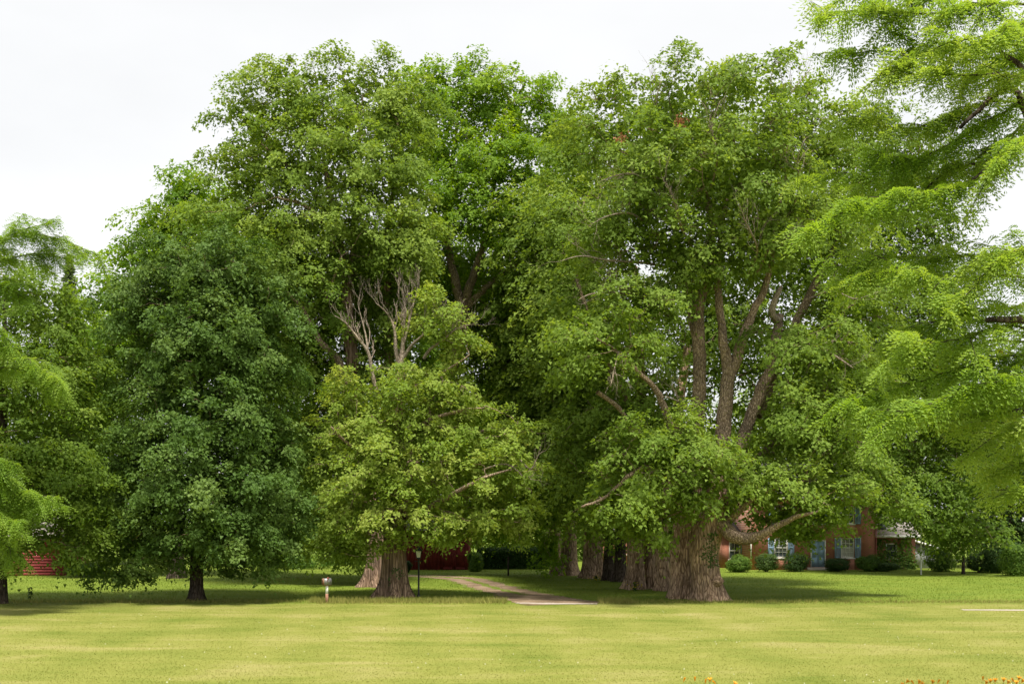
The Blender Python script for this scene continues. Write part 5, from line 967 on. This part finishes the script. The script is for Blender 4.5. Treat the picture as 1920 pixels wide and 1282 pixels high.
# vine on the wing
rg = np.random.default_rng(90); n = 1400; root = empty('climbing_vine', (GX(1700, 90), 90.05, 0), 'green creeper climbing the brick wing wall', 'vine')
pxs = np.concatenate([rg.normal(1652, 7, n // 4), rg.normal(1693, 12, n // 4), rg.uniform(1645, 1718, n // 2)]); hz = np.abs(np.concatenate([rg.uniform(0, 2.4, n // 2), rg.normal(0, .55, n // 2)]))
c = np.stack([GX(pxs, 90.1), 90.12 + rg.normal(0, .05, n), hz + .02], -1); cm = MB(); leaf_quads(cm, c, np.array([0, -1, .6]) + rg.normal(0, .3, (n, 3)), rg.uniform(.1, .2, n), rg, .9, rg.random(n)); cm.build('leaves', M['shrub_light'], root, tint=True)
m = MB(); m.tube([(GX(1690, 90.1), 90.17, -.03), (GX(1694, 90.1), 90.17, 1.2), (GX(1690, 90.1), 90.17, 2.3)], [.03, .02, .008], 5); m.build('stem', M['bark_dark'], root)

# ------------------------------------------------------------------ red barn, red shed, brick outbuilding
def barn(name, label, x0, x1, y, dep, ez, rz, mat, roofm, board, horiz=False, doors=None, cat='barn'):
    root = empty(name, ((x0 + x1) / 2, y, 0), label, cat)
    m = MB(); m.box(x0 + .02, x1 - .02, y + .03, y + dep, -.05, ez - .01); co = m.build('wall', M[mat], root)
    shared = None; k = int(((ez if horiz else (x1 - x0)) / board)); rr = random.Random(3)
    for i in range(k):
        m = MB(); pr = .026 + rr.uniform(-.006, .006)
        if horiz: z = i * board; m.box(x0, x1, y + .03 - pr, y + .029, z + .008 + (0 if i else .0), z + board - .006)
        else: a = x0 + i * (x1 - x0) / k; b = a + (x1 - x0) / k; m.box(a + .007, b - .007, y + .03 - pr, y + .029, -.02, ez - .02)
        m.build('plank', M[mat], co)
    for di, (a, b) in enumerate(doors or ()):
        m = MB(); m.box(a, b, y - .05, y - .004, .05, 2.25); do = m.build('door', M[mat], root)
        for q in ((a, a + .12, .05, 2.25), (b - .12, b, .05, 2.25), (a + .12, b - .12, .05, .2), (a + .12, b - .12, 1.1, 1.24), (a + .12, b - .12, 2.1, 2.25)):
            m = MB(); m.box(q[0], q[1], y - .075, y - .0505, q[2], q[3]); m.build('batten', M[mat], do)
    ym = y + dep / 2
    for ya, yb, s_ in ((y - .35, ym, 1), (ym, y + dep + .35, -1)):
        m = MB(); z0_, z1_ = (ez - .08, rz) if s_ > 0 else (rz, ez - .08); m.prism([(ya, z0_), (yb, z1_), (yb, z1_ + .1), (ya, z0_ + .1)], 'x', x0 - .25, x1 + .25); m.build('roof', M[roofm], root)
    for xa in (x0 + .02, x1 - .12):
        m = MB(); m.prism([(y + .04, ez), (y + dep - .01, ez), (ym, rz - .05)], 'x', xa, xa + .1); m.build('gable', M[mat], root)
    return root
bx0, bx1 = GX(735, 89), GX(879, 89)
barn('red_barn', 'dark red plank barn in the shade at the end of the drive', bx0, bx1, 89, 6, 3.1, 5.2, 'barn', 'roof_dark', .3, doors=((GX(828, 89), GX(851, 89)), (GX(852, 89), GX(875, 89))))
barn('red_shed', 'sunlit red board shed behind the layered maple', GX(-60, 80), GX(123, 80), 79.5, 5, 2.7, 4.3, 'barn_lit', 'roof', .2, True, cat='shed')
ox0, ox1 = GX(1118, 100), GX(1200, 100)
root = empty('brick_outbuilding', ((ox0 + ox1) / 2, 100, 0), 'small orange red brick outbuilding glimpsed between the old trunks', 'outbuilding')
m = MB(); wall_open(m, ox0, ox1, -.05, 2.8, 100, 100.25, [(GX(1176, 100), GX(1190, 100), .9, 2.1)]); m.box(ox0, ox0 + .25, 100.25, 103, -.05, 2.8); m.box(ox1 - .25, ox1, 100.25, 103, -.05, 2.8); m.box(ox0 + .25, ox1 - .25, 101, 101.1, -.05, 2.8); m.build('wall', M['brick'], root)
window(root, GX(1176, 100), GX(1190, 100), .9, 2.1, 100.05, 2, 2)
m = MB(); m.prism([(99.6, 2.7), (101.6, 4.0), (101.6, 4.1), (99.6, 2.82)], 'x', ox0 - .2, ox1 + .2); m.prism([(101.6, 4.0), (103.3, 2.75), (103.3, 2.86), (101.6, 4.1)], 'x', ox0 - .199, ox1 + .199); m.build('roof', M['roof_dark'], root)
print('TRIANGLES', NTRI)
